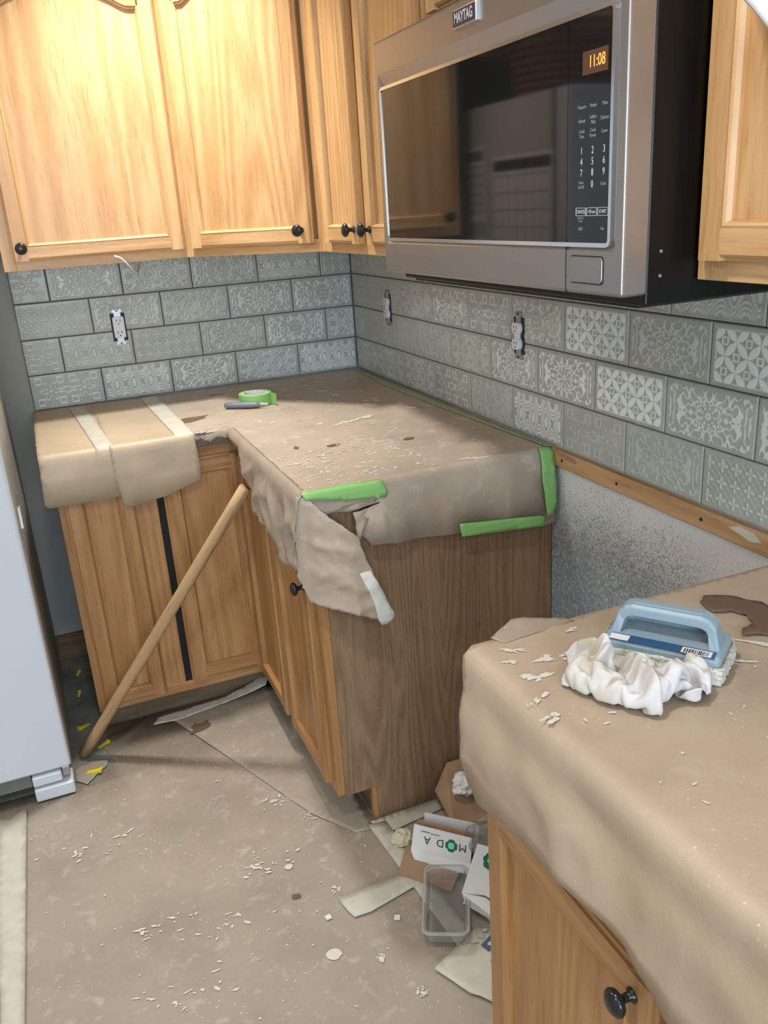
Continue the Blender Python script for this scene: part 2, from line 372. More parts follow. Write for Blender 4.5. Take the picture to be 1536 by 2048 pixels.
# ------------------------------------------------------------------ embossed tiles
def bandf(d, w): return np.clip(1.6-np.abs(d)/w, 0, 1)
def fold(Ux, Vx, seed, n=16, k=16):
    r = np.random.RandomState(seed); a = np.abs(Ux); b = np.abs(Vx); z = np.zeros_like(a)
    for _ in range(n):
        t = r.uniform(0, PI*2); q = k*r.uniform(.5, 1.5); z += np.sin(q*(a*np.cos(t)+b*np.sin(t))+r.uniform(0, 6.28))
    return z/math.sqrt(n)
def pat(i, U, V):
    R = np.hypot(U, V); T = np.arctan2(V, U); edge = np.clip((.93-np.abs(U))/.03, 0, 1)*np.clip((.44-np.abs(V))/.03, 0, 1)
    if i == 0:
        s = .335; c = math.sqrt(.5); a = (U+V)*c; b = (U-V)*c; best = []
        for dx in range(-4, 5):
            for dy in range(-4, 5): best.append(.72*s-np.hypot(a-dx*s, b-dy*s))
        best = np.sort(np.stack(best), 0); m2 = best[-2]
        pet = np.clip(m2/.018, 0, 1)*np.clip((.055-np.abs(m2-.0))/.01, 0, 1)
        pet = np.clip(m2/.012, 0, 1)
        ca = np.abs((a/s+.5) % 1-.5)*s; cb = np.abs((b/s+.5) % 1-.5)*s
        ca2 = np.abs((a/s) % 1-.5)*s; cb2 = np.abs((b/s) % 1-.5)*s
        st = bandf(ca+cb-.075, .016)+np.clip((.022-np.hypot(ca2, cb2))/.008, 0, 1)*0
        out = np.clip(np.maximum(pet, st), 0, 1)
    elif i == 1:
        g = np.cos(2*PI*(U+.125)/.5)*1.0+np.cos(2*PI*(V+.05)/.86)*1.05; g = g+.18*np.cos(4*PI*(U+.125)/.5)
        out = np.zeros_like(U)
        for lv in (-1.35, -.75, -.15, .5, 1.1): out = np.maximum(out, bandf((g-lv)/(1+.35*np.abs(g)), .13))
        out = np.maximum(out, np.clip((g-1.75)/.1, 0, 1))
    elif i == 2:
        out = bandf(R-.045, .014)
        rr = .255+.022*np.cos(14*T); out = np.maximum(out, bandf(R-rr, .017))
        out = np.maximum(out, bandf(np.abs(R-.165)-.03, .015)*(np.cos(9*T) > .2))
        f = fold(U, V, 5, 20, 30); out = np.maximum(out, np.where(R > .30, bandf(f, .34), 0))
    elif i == 3:
        out = np.zeros_like(U)
        for s in (-.47, .47):
            r = np.hypot(U-s, V); t = np.arctan2(V, U-s)
            out = np.maximum(out, np.clip((.05-r)/.01, 0, 1)); out = np.maximum(out, bandf(r-(.20+.085*np.cos(6*t)), .018)*(r < .31))
            q = np.maximum(np.abs(np.abs(U-s)-.30), np.abs(np.abs(V)-.31)); out = np.maximum(out, bandf(q-.085, .015))
        out = np.maximum(out, bandf(np.abs(V)-.07-.03*np.cos(U*22), .015)*(np.abs(U) < .24))
    elif i == 4:
        out = np.zeros_like(U)
        for s in (-.5, .5):
            for q in (-.27, .27): 
                r = np.hypot(U-s-q, V); out = np.maximum(out, bandf(r-.21, .016)); out = np.maximum(out, bandf(r-.14, .013))
        f = fold(U, V, 11, 18, 34); out = np.maximum(out*.9, bandf(f, .32)*.85)
    elif i == 5:
        out = bandf(fold(U, V, 23, 20, 30), .33)
        for s in (-.45, .45):
            r = np.hypot(U-s, V); out = np.maximum(np.where(r < .12, 0, out), bandf(r-.075, .015)); out = np.maximum(out, np.clip((.03-r)/.01, 0, 1))
    else:
        s = .29; c = math.sqrt(.5); a = (U+V)*c; b = (U-V)*c
        x = ((U/s+.5) % 1-.5)*s*2; y = ((V/s+.5) % 1-.5)*s*2; r = np.hypot(x, y); t = np.arctan2(y, x)
        out = np.clip((.24*np.abs(np.cos(2*(t)))**3-r)/.02, 0, 1)
        fa = np.abs((a/s*1.42+.5) % 1-.5); fb = np.abs((b/s*1.42+.5) % 1-.5)
        out = np.maximum(out, bandf(fa-.25, .035)*bandf(fb-.25, .16)*.9); out = np.maximum(out, np.clip((.035-r)/.01, 0, 1))
    return np.clip(out, 0, 1)*edge
GAP = .0028
cache = {}
def tile_mesh(p, u0, u1, hgt=RH):
    key = (p, round(u0, 2), round(u1, 2), round(hgt, 3))
    if key in cache: return cache[key]
    w = (u1-u0)*TL-GAP; h = hgt-GAP; nx = max(6, int(132*(u1-u0))); ny = max(8, int(66*hgt/RH))
    X, Y = np.meshgrid(np.linspace(0, 1, nx+1), np.linspace(0, 1, ny+1))
    Uc = (u0+(u1-u0)*X)*2-1; Vc = Y*hgt/RH-.5
    P = pat(p, Uc, Vc)
    ex = np.minimum(X*w, (1-X)*w); ey = np.minimum(Y*h, (1-Y)*h); e = np.minimum(ex, ey)
    Z = .008+P*.0011-np.clip(.0028-e, 0, 1)**2/.0028*.55
    vs = np.stack([X*w-w/2, -Z, Y*h-h/2], -1).reshape(-1, 3); n = nx+1
    idx = lambda i, j: j*n+i
    F = [(j*n+i, j*n+i+1, (j+1)*n+i+1, (j+1)*n+i) for j in range(ny) for i in range(nx)]
    rim = [idx(i, 0) for i in range(nx+1)]+[idx(nx, j) for j in range(1, ny+1)]+[idx(i, ny) for i in range(nx-1, -1, -1)]+[idx(0, j) for j in range(ny-1, 0, -1)]
    base = len(vs); bk = vs[rim].copy(); bk[:, 1] = 0; vs = np.vstack([vs, bk]); k = len(rim)
    F += [(rim[i], base+i, base+(i+1) % k, rim[(i+1) % k]) for i in range(k)]
    me = bpy.data.meshes.new('tile'); me.from_pydata(vs.tolist(), [], F); smooth(me)
    at = me.attributes.new('pat', 'FLOAT', 'POINT'); at.data.foreach_set('value', np.concatenate([P.reshape(-1), np.zeros(k)]))
    me.materials.append(M['tile']); cache[key] = me; return me
def put_tile(parent, p, c0, c1, row, rz, full=None, fade=.6, tint=.2):
    """c0..c1: distance from the corner; full: (start,end) of the uncut tile"""
    a, b = full or (c0, c1); L = b-a
    left, right = (1-(c1-a)/L, 1-(c0-a)/L) if rz == 0 else ((c0-a)/L, (c1-a)/L)
    me = tile_mesh(p, left, right); o = bpy.data.objects.new('tile', me); C.objects.link(o); o.parent = parent
    m = (c0+c1)/2; z = ZT+(row+.5)*RH
    o.location = (-m, .006, z) if rz == 0 else (.006, -m, z); o.rotation_euler = (0, 0, rz)
    o['fade'] = float(min(1, fade*1.15+.08)); o['tint'] = float(tint)
link('mortar', B().box(XL, 0, .003, .0058, ZT, ZT+4*RH).me(), M['mortar'], wb)
link('mortar', B().box(.003, .0058, -3.2, 0, ZT, ZT+4*RH).me(), M['mortar'], wr)
BACK = [[1,4,2,1,3], [4,5,2,6,1,3], [5,2,4,5,6], [6,1,5,4,2,3]]
BF = [[.55,.38,.55,.5,.5], [.45,.5,.18,.25,.25,.3], [.5,.45,.2,.3,.28], [.35,.42,.22,.35,.55,.4]]
for r in range(4):
    off = (.2315, .113, .2326, .118)[r]; st = off-TL; k = 0
    while st+k*TL < 1.163-.01:
        a = st+k*TL; b = a+TL; c0 = max(a, .002); c1 = min(b, 1.163)
        if c1-c0 > .012: put_tile(wb, BACK[r][min(k, len(BACK[r])-1)], c0, c1, r, 0, (a, b), BF[r][min(k, len(BF[r])-1)], .25 if k > 1 else .55)
        k += 1
RIGHT = [[4,4,4,3,5,1,3,2,6,4,0,1], [5,5,6,5,4,2,2,0,2,5,1,0,3], [3,6,4,2,3,5,0,2,0,1,4,5], [4,1,5,4,3,1,5,3,1,1,6,2,4]]
RF = [[.35,.45,.5,.5,.15,.7,.18,.15,.4,.4,.6,.6], [.12,.1,.12,.15,.35,.65,.8,.85,.6,.6,.5,.5,.5], [.2,.15,.35,.6,.55,.4,.9,.35,.9,.5,.5,.5], [.2,.2,.2,.3,.35,.3,.3,.3,.4,.45,.4,.4,.4]]
for r in range(4):
    off = (.2165, .1044)[r % 2]; st = off-TL; k = 0
    while st+k*TL < 3.0:
        a = st+k*TL; b = a+TL; c0 = max(a, .010)
        if b-c0 > .012: put_tile(wr, RIGHT[r][min(k, len(RIGHT[r])-1)], c0, b, r, -PI/2, (a, b), RF[r][min(k, len(RF[r])-1)], .2+.3*((k*7+r*3) % 5)/5)
        k += 1

# ------------------------------------------------------------------ cabinet work
KP = [(.0,.0), (.009,.0), (.009,.002), (.0055,.005), (.005,.012), (.007,.015), (.0145,.019), (.0165,.023), (.0155,.027), (.011,.0305), (.005,.032), (.0,.0322)]
def knob(x, y, z, parent):
    return link('knob', B().lathe([(max(r, .0002), h) for r, h in KP], 24, lambda a, b, h: (x+a, y-h, z+b)).me(), M['knob'], parent, sm=True)
def door(parent, x0, x1, z0, z1, yf, mv, mh, arch=False, sw=.052, t=.019, bead=.009, name='door', panel_m=None, rw=None):
    """frame-and-panel door; yf = front plane (faces -y), parts: stile, rail, panel"""
    rw = rw or sw*.9
    d = bpy.data.objects.new(name, None); C.objects.link(d); d.parent = parent; d.empty_display_size = .05
    db = .0075
    prof_out = [(.0, 0), (0, -t*.45), (.004, -t*.55), (.004, -t+.004), (.008, -t), (sw-bead, -t), (sw-bead, 0)]
    prof_bead = [(sw-bead, 0), (sw-bead, -t), (sw-bead+.003, -t-.0012), (sw-bead*.35, -t+.0015), (sw, -t+db), (sw, 0)]
    for s in (0, 1):
        fx = (lambda w: x0+w) if s == 0 else (lambda w: x1-w)
        b = B().prism(prof_out, z0, z1, lambda w, dd, h: (fx(w), yf+t+dd, h))
        n = len(b.v); k = len(prof_bead); zt = z1-rw if not arch else z1-.075
        lo = [(fx(w), yf+t+dd, z0+rw-sw+w) for w, dd in prof_bead]; hi = [(fx(w), yf+t+dd, zt+(sw-w)) for w, dd in prof_bead]
        b.loft([lo, hi]); link('stile', b.me(), mv, d)
    pr_o = [(a if a < sw-bead else rw-bead, c) for a, c in prof_out]; pr_b = [(a-sw+rw, c) for a, c in prof_bead]
    def rail(top):
        fz = (lambda w: z0+w) if not top else (lambda w: z1-w)
        b = B().prism(pr_o, x0+sw-bead, x1-sw+bead, lambda w, dd, h: (h, yf+t+dd, fz(w)))
        b.loft([[(x0+sw-rw+w, yf+t+dd, fz(w)) for w, dd in pr_b], [(x1-sw+rw-w, yf+t+dd, fz(w)) for w, dd in pr_b]])
        link('rail', b.me(), mh, d)
    rail(False)
    if not arch: rail(True)
    else:
        # cathedral top rail: shoulders then a rising arch
        xa, xb = x0+sw-bead*.3, x1-sw+bead*.3; zs = z1-.075; n = 28; b = B(); W_ = xb-xa
        def zc(u):
            q = abs(u-.5)*2
            if q > .84: return zs
            if q > .74: return zs+.010*(1-(q-.74)/.10)
            return zs+.010+.040*math.cos(q/.74*PI/2)**.9
        for band_, y0_, y1_, dz in ((0, yf, yf+t, .006), (1, yf+.004, yf+t, 0)):
            rings = []
            for i in range(n+1):
                u = i/n; x = xa+W_*u; z = zc(u)+dz
                rings.append([(x, y0_, z), (x, y0_, z1-.004), (x, y1_, z1-.004), (x, y1_, z)])
            b.loft(rings)
        link('rail', b.me(), mh, d)
    link('panel', B().box(x0+sw-.006, x1-sw+.006, yf+t-.0065, yf+t-.001, z0+rw-.006, z1-rw+(.003)).me(), panel_m or mv, d)
    return d
def upper(name, label, loc, rz, w, z0, z1, depth, doors, left=.03, right=.03, arch=True, mats=('oak','oak_h'), mid=None, knobs=()):
    c = thing(name, label, 'cabinet', loc, rz)
    mv, mh = M[mats[0]], M[mats[1]]
    box('body', 0, w, .002, depth, z0+.012, z1, mv, c)
    fr = .022
    box('frame_stile', 0, left+.012, -fr, 0, z0, z1, mv, c, .001); box('frame_stile', w-right-.012, w, -fr, 0, z0, z1, mv, c, .001)
    box('frame_rail', left+.012, w-right-.012, -fr, 0, z0, z0+.035, mh, c, .001); box('frame_rail', left+.012, w-right-.012, -fr, 0, z1-.04, z1, mh, c, .001)
    if mid: box('frame_stile', mid[0], mid[1], -fr, 0, z0+.035, z1-.04, mv, c, .001)
    for i, (a, b) in enumerate(doors):
        d = door(c, a, b, z0+.026, z1-.026, -fr-.0205, mv, mh, arch)
        if i < len(knobs) and knobs[i]: knob(knobs[i][0], -fr-.0205, knobs[i][1], d)
    return c
ZU, ZV = 1.385, 2.147
upper('wall_cabinet', 'oak wall cabinet with arched door beside the fridge, hanging over the outlet', (-1.163, -.300, 0), 0, .527, ZU, ZV, .29, [(.028, .515)], left=.022, right=.012, knobs=[(.055, 1.446)])
a0 = Vector((-.636, -.300)); b0 = Vector((-.300, -.66)); dv = b0-a0
upper('corner_wall_cabinet', 'diagonal oak corner wall cabinet with arched door above the counter corner', (a0.x, a0.y, 0), math.atan2(dv.y, dv.x), dv.length, ZU, ZV, .02, [(.040, .459)], left=.03, right=.012, knobs=[(.427, 1.446)])
# solid box behind the diagonal face
o = link('corner_box', B().prism([(-.630,-.004), (-.630,-.285), (-.285,-.655), (-.004,-.655), (-.004,-.004)], ZU+.012, ZV, lambda a, b, h: (a, b, h)).me(), M['oak'])
cc = [x for x in C.objects if x.name.startswith('corner_wall_cabinet')][0]; o.parent = cc; o.matrix_parent_inverse = (Matrix.Translation(cc.location) @ Matrix.Rotation(cc.rotation_euler.z, 4, 'Z')).inverted()
upper('wall_cabinet', 'narrow two-door oak wall cabinet with paired knobs left of the microwave', (-.300, -.662, 0), -PI/2, .728, ZU, ZV, .29, [(.073, .335), (.385, .70)], left=.060, right=.02, mid=(.33, .39), arch=False, knobs=[(.312, 1.446), (.418, 1.446)])
upper('wall_cabinet', 'short oak cabinet above the microwave', (-.300, -1.398, 0), -PI/2, .752, 1.80, ZV, .29, [(.025, .365), (.387, .727)], mid=(.36, .392), arch=False)
upper('wall_cabinet', 'oak wall cabinet with beaded door right of the microwave', (-.300, -2.158, 0), -PI/2, .80, ZU, ZV, .29, [(.014, .40), (.43, .78)], left=.014, mid=(.395, .435), arch=False)
# white cord hooked under the first cabinet
cp = [(-.86,-.341,1.407), (-.842,-.338,1.400), (-.828,-.332,1.385), (-.815,-.32,1.370), (-.80,-.27,1.355), (-.78,-.16,1.345), (-.76,-.05,1.352), (-.75,-.012,1.375), (-.75,-.012,1.392)]
tag(link('white_cable', B().tube(cp, .0028, 8).me(), M['white_plastic'], sm=True), 'thin white cord drooping from under the wall cabinet', 'cable')

tag(link('white_cable', B().tube([(-.35,-2.19,1.90),(-.37,-2.22,1.80),(-.39,-2.258,1.72),(-.40,-2.291,1.679),(-.40,-2.31,1.663),(-.40,-2.338,1.636),(-.385,-2.40,1.60),(-.35,-2.46,1.59)], .0075, 10).me(), M['white_plastic'], sm=True), 'thick white cable crossing the cabinet door right of the microwave', 'cable')

# ---- base cabinets
def base(name, label, loc, rz, w, depth, doors, drawers=(), toe=True, stiles=(), mats=('oakl','oakl_h'), knobs=(), zt=.875, z0=.10):
    c = thing(name, label, 'cabinet', loc, rz); mv, mh = M[mats[0]], M[mats[1]]
    box('body', .001, w-.001, .003, depth, z0+.01, zt, mv, c)
    box('toe_kick', .001, w-.001, .075, depth, 0, z0+.01, M['dark_oak'], c)
    for k, (a, b) in enumerate(stiles):
        e = 0 < k < len(stiles)-1
        box('frame_stile', a, b, -.019, 0, z0+.034*e, zt-.036*e, mv, c, .001)
    box('frame_rail', stiles[0][1], stiles[-1][0], -.019, 0, z0, z0+.034, mh, c, .001); box('frame_rail', stiles[0][1], stiles[-1][0], -.019, 0, zt-.036, zt, mh, c, .001)
    for i, (a, b, lo, hi) in enumerate(doors):
        d = door(c, a, b, lo, hi, -.0385, mv, mh, False, sw=.05)
        if i < len(knobs) and knobs[i]: knob(knobs[i][0], -.0385, knobs[i][1], d)
    for a, b, lo, hi in drawers: box('drawer_front', a, b, -.0385, -.0195, lo, hi, mh, c, .004)
    return c
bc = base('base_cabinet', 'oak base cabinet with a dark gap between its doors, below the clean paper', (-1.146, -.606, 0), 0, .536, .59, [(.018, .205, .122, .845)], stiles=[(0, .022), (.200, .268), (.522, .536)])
# the second door of this cabinet hangs slightly proud; a black strip paints the shade of the gap beside it
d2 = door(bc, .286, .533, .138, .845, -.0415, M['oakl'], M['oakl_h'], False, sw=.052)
box('gap_shade_strip', .266, .288, -.0195, -.012, .134, .85, M['black'], bc)
pc = thing('base_cabinet', 'far oak base cabinet with wood grain end panel facing the range gap', 'cabinet', (-.606, -.62, 0), -PI/2)
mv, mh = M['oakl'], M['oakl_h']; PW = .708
box('body', .02, PW-.005, .003, .60, .11, .875, mv, pc); 
box('toe_kick', .0, PW-.02, .075, .09, 0, .11, M['dark_oak'], pc)
for a, b in ((.0, .03), (PW-.036, PW)): box('frame_stile', a, b, -.019, 0, .10, .875, mv, pc, .001)
box('frame_rail', .03, PW-.036, -.019, 0, .10, .134, mh, pc, .001)
box('frame_stile', .335, .375, -.019, 0, .134, .875, mv, pc, .001)
box('frame_rail', .375, PW-.036, -.019, 0, .70, .735, mh, pc, .001)
d = door(pc, .03, .33, .122, .845, -.0385, mv, mh, False, sw=.05)
d = door(pc, .365, .675, .122, .705, -.0385, mv, mh, False, sw=.05); knob(.650, -.0385, .665, d)
box('drawer_front', .365, .675, -.0385, -.0195, .725, .86, mh, pc, .004)
# end panel with a toe notch, and the two loose boards seen inside the notch
end = [(0, .098), (.082, .098), (.082, 0), (.604, 0), (.604, .88), (0, .88)]
link('end_panel', B().prism(end, PW-.006, PW+.004, lambda a, b, h: (h, a, b)).me(), M['laminate'], pc)
box('notch_edge', PW-.012, PW+.0055, .070, .082, 0, .098, M['oakl'], pc)
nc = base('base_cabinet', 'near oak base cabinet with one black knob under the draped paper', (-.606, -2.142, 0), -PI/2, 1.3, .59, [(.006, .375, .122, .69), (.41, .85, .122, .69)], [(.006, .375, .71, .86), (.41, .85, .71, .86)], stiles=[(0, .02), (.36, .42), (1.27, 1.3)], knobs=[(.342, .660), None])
# ---- worktops
def slab(name, label, poly):
    return tag(link(name, B().prism(poly, .880, .9165, lambda a, b, h: (a, b, h)).me(), M['dark_laminate'], bevel=.002), label, 'countertop')
M['dark_laminate'] = mat('brown counter edge', sr(104,86,74), .5)
slab('countertop', 'L shaped worktop hidden under paper, brown edge showing at the inner corner', [(XL+.002, -.0095), (-.0095, -.0095), (-.0095, YP+.004), (-.642, YP+.004), (-.642, -.652), (XL+.002, -.652)])
slab('countertop', 'near worktop hidden under the draped paper', [(-.64, YN-.004), (-.0125, YN-.004), (-.0125, -3.4), (-.64, -3.4)])

# ------------------------------------------------------------------ kraft paper on the far worktop
pp = thing('paper_cover', 'spattered kraft paper taped over the far worktop, torn at its front corner', 'paper cover', (-.33, -.66, ZC))
def under(o, p):
    o.parent = p; o.matrix_parent_inverse = Matrix.Translation(p.location).inverted() if p.rotation_euler.z == 0 else (Matrix.Translation(p.location) @ Matrix.Rotation(p.rotation_euler.z, 4, 'Z')).inverted(); return o
def P_(o): return under(o, pp)
ztop = ZC+.0005
# top lies flat; front edge rolls over the end of the worktop
TY = YP+.0035
f_end = bend((0, TY+.006), (0, -1), ztop, .010, .016, 7, 3, .02, topamp=.0011, along=(1, 0))
top = [(-.640, -.006), (-.640, -.70), (-.60, -.705), (-.012, -.70)]   # (x, s): s = distance past the edge, negative inland
S0 = -(TY+.006)                                                       # inland length up to y=0
def toward(x, s): return f_end(x, s)
tp = [(-.645, .025), (-.645, -(S0-.645)), (-.76, -(S0-.648)), (-.775, -(S0-.02)), (-.014, -(S0-.012)), (-.014, .19), (-.045, .196), (-.30, .166), (-.40, .160), (-.50, .150), (-.512, .132), (-.525, .118), (-.536, .10), (-.50, .060), (-.475, .055), (-.47, .052), (-.55, .062), (-.62, .050)]
P_(sheet('top_sheet', tp, .0115, toward, M['kraft_bench'], None, .0006, .0006, 1))
# small crumple behind the tear
P_(sheet('torn_lip', [(-.645,.0),(-.47,.0),(-.465,.035),(-.485,.05),(-.52,.045),(-.56,.052),(-.60,.058),(-.64,.036)], .008, bend((0, TY), (0, -1), ztop+.001, .010, .008, 16, 9, .1, along=(1, 0)), M['kraft_drape'], None, .0006, .001, 3))
box_ = P_(sheet('torn_tuck', [(-.54,.062),(-.50,.058),(-.495,.075),(-.52,.10),(-.527,.125),(-.538,.118),(-.536,.09)], .008, bend((0, TY-.004), (0, -1), ztop, .008, .010, 20, 12, .08, along=(1, 0)), M['kraft_bench'], None, .0006, .001, 3))
# side drape along the aisle: a = -y
f_side = bend((-.642, 0), (-1, 0), ztop+.0004, .012, .018, 10, 6, .03, topamp=.0011, along=(0, -1))
sd = [(.652, -.006), (.652, .02), (.70, .03), (.80, .032), (.86, .06), (.905, .095), (.93, .145), (.985, .155), (1.10, .165), (1.19, .212), (1.235, .204), (1.30, .190), (1.366, .172), (1.366, .10), (1.356, .02), (1.352, -.006)]
P_(sheet('side_drape', sd, .010, f_side, M['kraft_drape'], None, .0006, .001, 4))
# hanging torn flap, folded round the corner and swinging free
crease_top = Vector((-.664, -1.352, .893)); 
FL = [((-.662,.917),-1.352), ((-.640,.912),-1.352), ((-.618,.884),-1.362), ((-.594,.862),-1.368), ((-.565,.835),-1.374), ((-.545,.820),-1.378), ((-.541,.79),-1.382), ((-.52,.726),-1.39), ((-.475,.614),-1.40), ((-.517,.614),-1.402), ((-.580,.642),-1.395), ((-.655,.665),-1.388), ((-.678,.735),-1.372), ((-.674,.82),-1.372)]
def flapf(a, b):
    away = max(0, a+.655)
    yy = -1.350-min(.05, away*.55)-(.9-b)*.03
    k = max(0, min(1, (.88-b)/.05))*min(1, away/.02)
    return Vector((a, yy-.020*k*(ridge((a, b, 0), 12, 21)+.3), b))
P_(sheet('torn_flap', [q for q, _ in FL], .008, flapf, M['kraft_bench'], None, .0006, .0015, 5))
# clean sheets over the left end; a = x, s past the front edge
f_l = bend((0, -.642), (0, -1), ztop+.0018, .014, .006, 5, 31, .02, topamp=.0009, along=(1, 0), extra=lambda a, d: .010*math.sin(min(1, d/.12)*PI)*.5)
P_(sheet('clean_sheet', [(-1.170,-.634), (-.965,-.634), (-.968,.0), (-.975,.150), (-1.168,.150), (-1.178,.14), (-1.172,.02)], .014, f_l, M['kraft_fresh'], None, .0006, .001, 6))
f_l2 = bend((0, -.644), (0, -1), ztop+.0030, .014, .007, 6, 41, .03, topamp=.0009, along=(1, 0))
P_(sheet('clean_sheet', [(-.985,-.632), (-.785,-.60), (-.765,-.3), (-.755,.0), (-.748,.10), (-.752,.142), (-.80,.155), (-.862,.172), (-.955,.186), (-.972,.182), (-.985,.10)], .014, f_l2, M['kraft_fresh'], None, .0006, .001, 7))
f_c = bend((0, -.642), (0, -1), ztop+.0016, .009, .010, 18, 51, 0, topamp=.0009, along=(1, 0))
P_(sheet('inner_corner_crumple', [(-.76,-.01), (-.65,-.01), (-.645,.018), (-.66,.032), (-.69,.024), (-.71,.036), (-.735,.022), (-.758,.028)], .007, f_c, M['kraft_drape'], None, .0006, .002, 8))

def blob(cx, cy, rx, ry, ang, n=11, jag=.35, rnd=random):
    c, s = math.cos(ang), math.sin(ang); r = []
    for i in range(n):
        t = 2*PI*i/n; k = 1+rnd.uniform(-jag, jag)
        x, y = rx*k*math.cos(t), ry*k*math.sin(t); r.append((cx+x*c-y*s, cy+x*s+y*c))
    return r
def blobs(name, specs, z, m, parent, th=.0007):
    b = B()
    for s in specs: b.prism(blob(*s), z, z+th*random.uniform(.7, 1.3), lambda a, c, h: (a, c, h))
    o = link(name, b.me(name), m); tag(o, kind='stuff'); return under(o, parent)
def strew(n, reg, long=(.004,.02), thin=(.0012,.004), ang=(0, .6), seed=1):
    rnd = random.Random(seed); out = []
    while len(out) < n:
        x = rnd.uniform(reg[0], reg[1]); y = rnd.uniform(reg[2], reg[3])
        if len(reg) > 4 and not reg[4](x, y): continue
        L = rnd.uniform(*long)*rnd.uniform(.4, 1); out.append((x, y, L, rnd.uniform(*thin), rnd.gauss(*ang), 9, .4, rnd))
    return out
bench_ok = lambda x, y: x > -.62 and y > -1.325
sp_ = strew(95, (-.62, -.05, -1.31, -.5, bench_ok), (.002, .022), (.0006, .003), (-.3, .8), 3)
sp_ += strew(120, (-.62, -.30, -1.32, -1.0, bench_ok), (.002, .014), (.001, .004), (-.3, .9), 4)
sp_ += strew(30, (-.62, -.08, -.55, -.08), (.004, .022), (.001, .0028), (-.2, .5), 5)
sp_ += strew(26, (-1.10, -.65, -.60, -.15), (.003, .012), (.001, .003), (-.2, .6), 6)
sp_ += [(-.36,-.80,.030,.008,.5), (-.30,-.785,.045,.010,.45), (-.264,-.775,.02,.009,.3), (-.41,-.765,.009,.007,0), (-.19,-1.325,.058,.006,-.2), (-.70,-.64,.045,.005,.25), (-.735,-.625,.02,.004,.1), (-.33,-1.05,.03,.005,-.3)]
sp_ = [s if len(s) > 5 else s+(12, .3, random) for s in sp_]
sp3 = []
for s_ in sp_:
    if s_[2] > .016:
        for _ in range(8):
            u = random.uniform(-.85, .85); sp3.append((s_[0]+u*s_[2]*math.cos(s_[4])+random.gauss(0,.002), s_[1]+u*s_[2]*math.sin(s_[4])+random.gauss(0,.002), s_[2]*random.uniform(.15,.45), s_[3]*random.uniform(.3,.9), s_[4]+random.gauss(0,.3), 9, .4, random))
    else: sp3.append(s_)
blobs('grout_spatter', sp3, ZC+.0026, M['plaster'], pp)
blobs('stain_mark', [(-.735,-.47,.05,.028,.2,12,.4,random), (-.70,-.455,.03,.012,.5,9,.3,random), (-.457,-1.01,.018,.011,0,9,.3,random), (-.265,-1.07,.018,.012,.3,9,.4,random), (-.545,-.975,.007,.012,0,8,.4,random), (-.58,-.14,.02,.006,.1,9,.4,random), (-.96,-.16,.02,.006,.1,9,.4,random)], ZC+.0024, M['kraft_stain'], pp)

# ---- tapes on the far worktop
def strip(name, label, pts, m, fn=None, thick=.0005, cell=.012, group=None, jag=.0004, seed=1, z=0.003):
    f = fn or (lambda a, b: Vector((a, b, z+.0006*ridge((a, b, 0), 25, seed))))
    o = sheet(name, pts, cell, f, m, None, thick, jag, seed); return tag(o, label, 'tape', group)
strip('masking_tape', 'cream masking tape strip crossing the clean paper, nearer the fridge', [(-1.055,-.60), (-1.005,-.60), (-.972,.055), (-1.012,.068), (-1.020,.05)], M['tape'], bend((0,-.642),(0,-1), ztop+.0052, .014, .006, 5, 31, .03, topamp=.0006, along=(1,0)), seed=2)
strip('masking_tape', 'cream masking tape strip crossing the clean paper, nearer the tape roll', [(-.822,-.60), (-.765,-.60), (-.752,.01), (-.757,.05), (-.80,.062), (-.812,.04), (-.806,.0)], M['tape'], bend((0,-.644),(0,-1), ztop+.0060, .014, .006, 6, 41, .03, topamp=.0006, along=(1,0)), seed=3)
endf = lambda off: bend((0, TY-.003-off), (0, -1), ztop+.003, .006, .0, 12, 3, 0.0, topamp=.0006, along=(1, 0))
strip('painter_tape', 'bright green tape strip along the torn front corner edge', [(-.652,-.006), (-.60,-.012), (-.53,-.010), (-.462,.004), (-.452,.032), (-.458,.044), (-.55,.034), (-.645,.016)], M['tape_green'], bend((0, TY-.012), (0,-1), ztop+.003, .008, .002, 14, 3, .0, topamp=.001, along=(1,0)), seed=4)
strip('painter_tape', 'green tape strip hanging down the corner of the paper by the wall', [(-.050,-.012), (-.020,-.012), (-.014,.01), (-.016,.135), (-.030,.16), (-.046,.165), (-.052,.08)], M['tape_green'], bend((0, TY-.010), (0,-1), ztop+.003, .006, .004, 10, 5, .14, topamp=.001, along=(1,0)), seed=5)
strip('painter_tape', 'green tape strip sealing the lower paper edge to the wooden end panel', [(-.280,.784), (-.058,.761), (-.044,.752), (-.048,.742), (-.042,.731), (-.275,.750)], M['tape_green'], lambda a, b: Vector((a, -1.3725-.001*ridge((a,b,0),20,2), b)), seed=6)
strip('masking_tape', 'white tape piece stuck to the dangling torn paper flap', [(-.551,.733), (-.527,.737), (-.503,.686), (-.477,.616), (-.484,.599), (-.509,.597), (-.517,.612), (-.527,.665)], M['tape_white'], lambda a, b: flapf(a, b)+Vector((0, -.0022, 0)), seed=7)
strip('painter_tape', 'dull green tape strip running along the foot of the right-hand tiles', [(-.012,-.03), (-.030,-.10), (-.050,-.38), (-.046,-.70), (-.020,-1.335), (-.010,-1.338)], M['tape_dull'], z=ZC+.0045, seed=8)

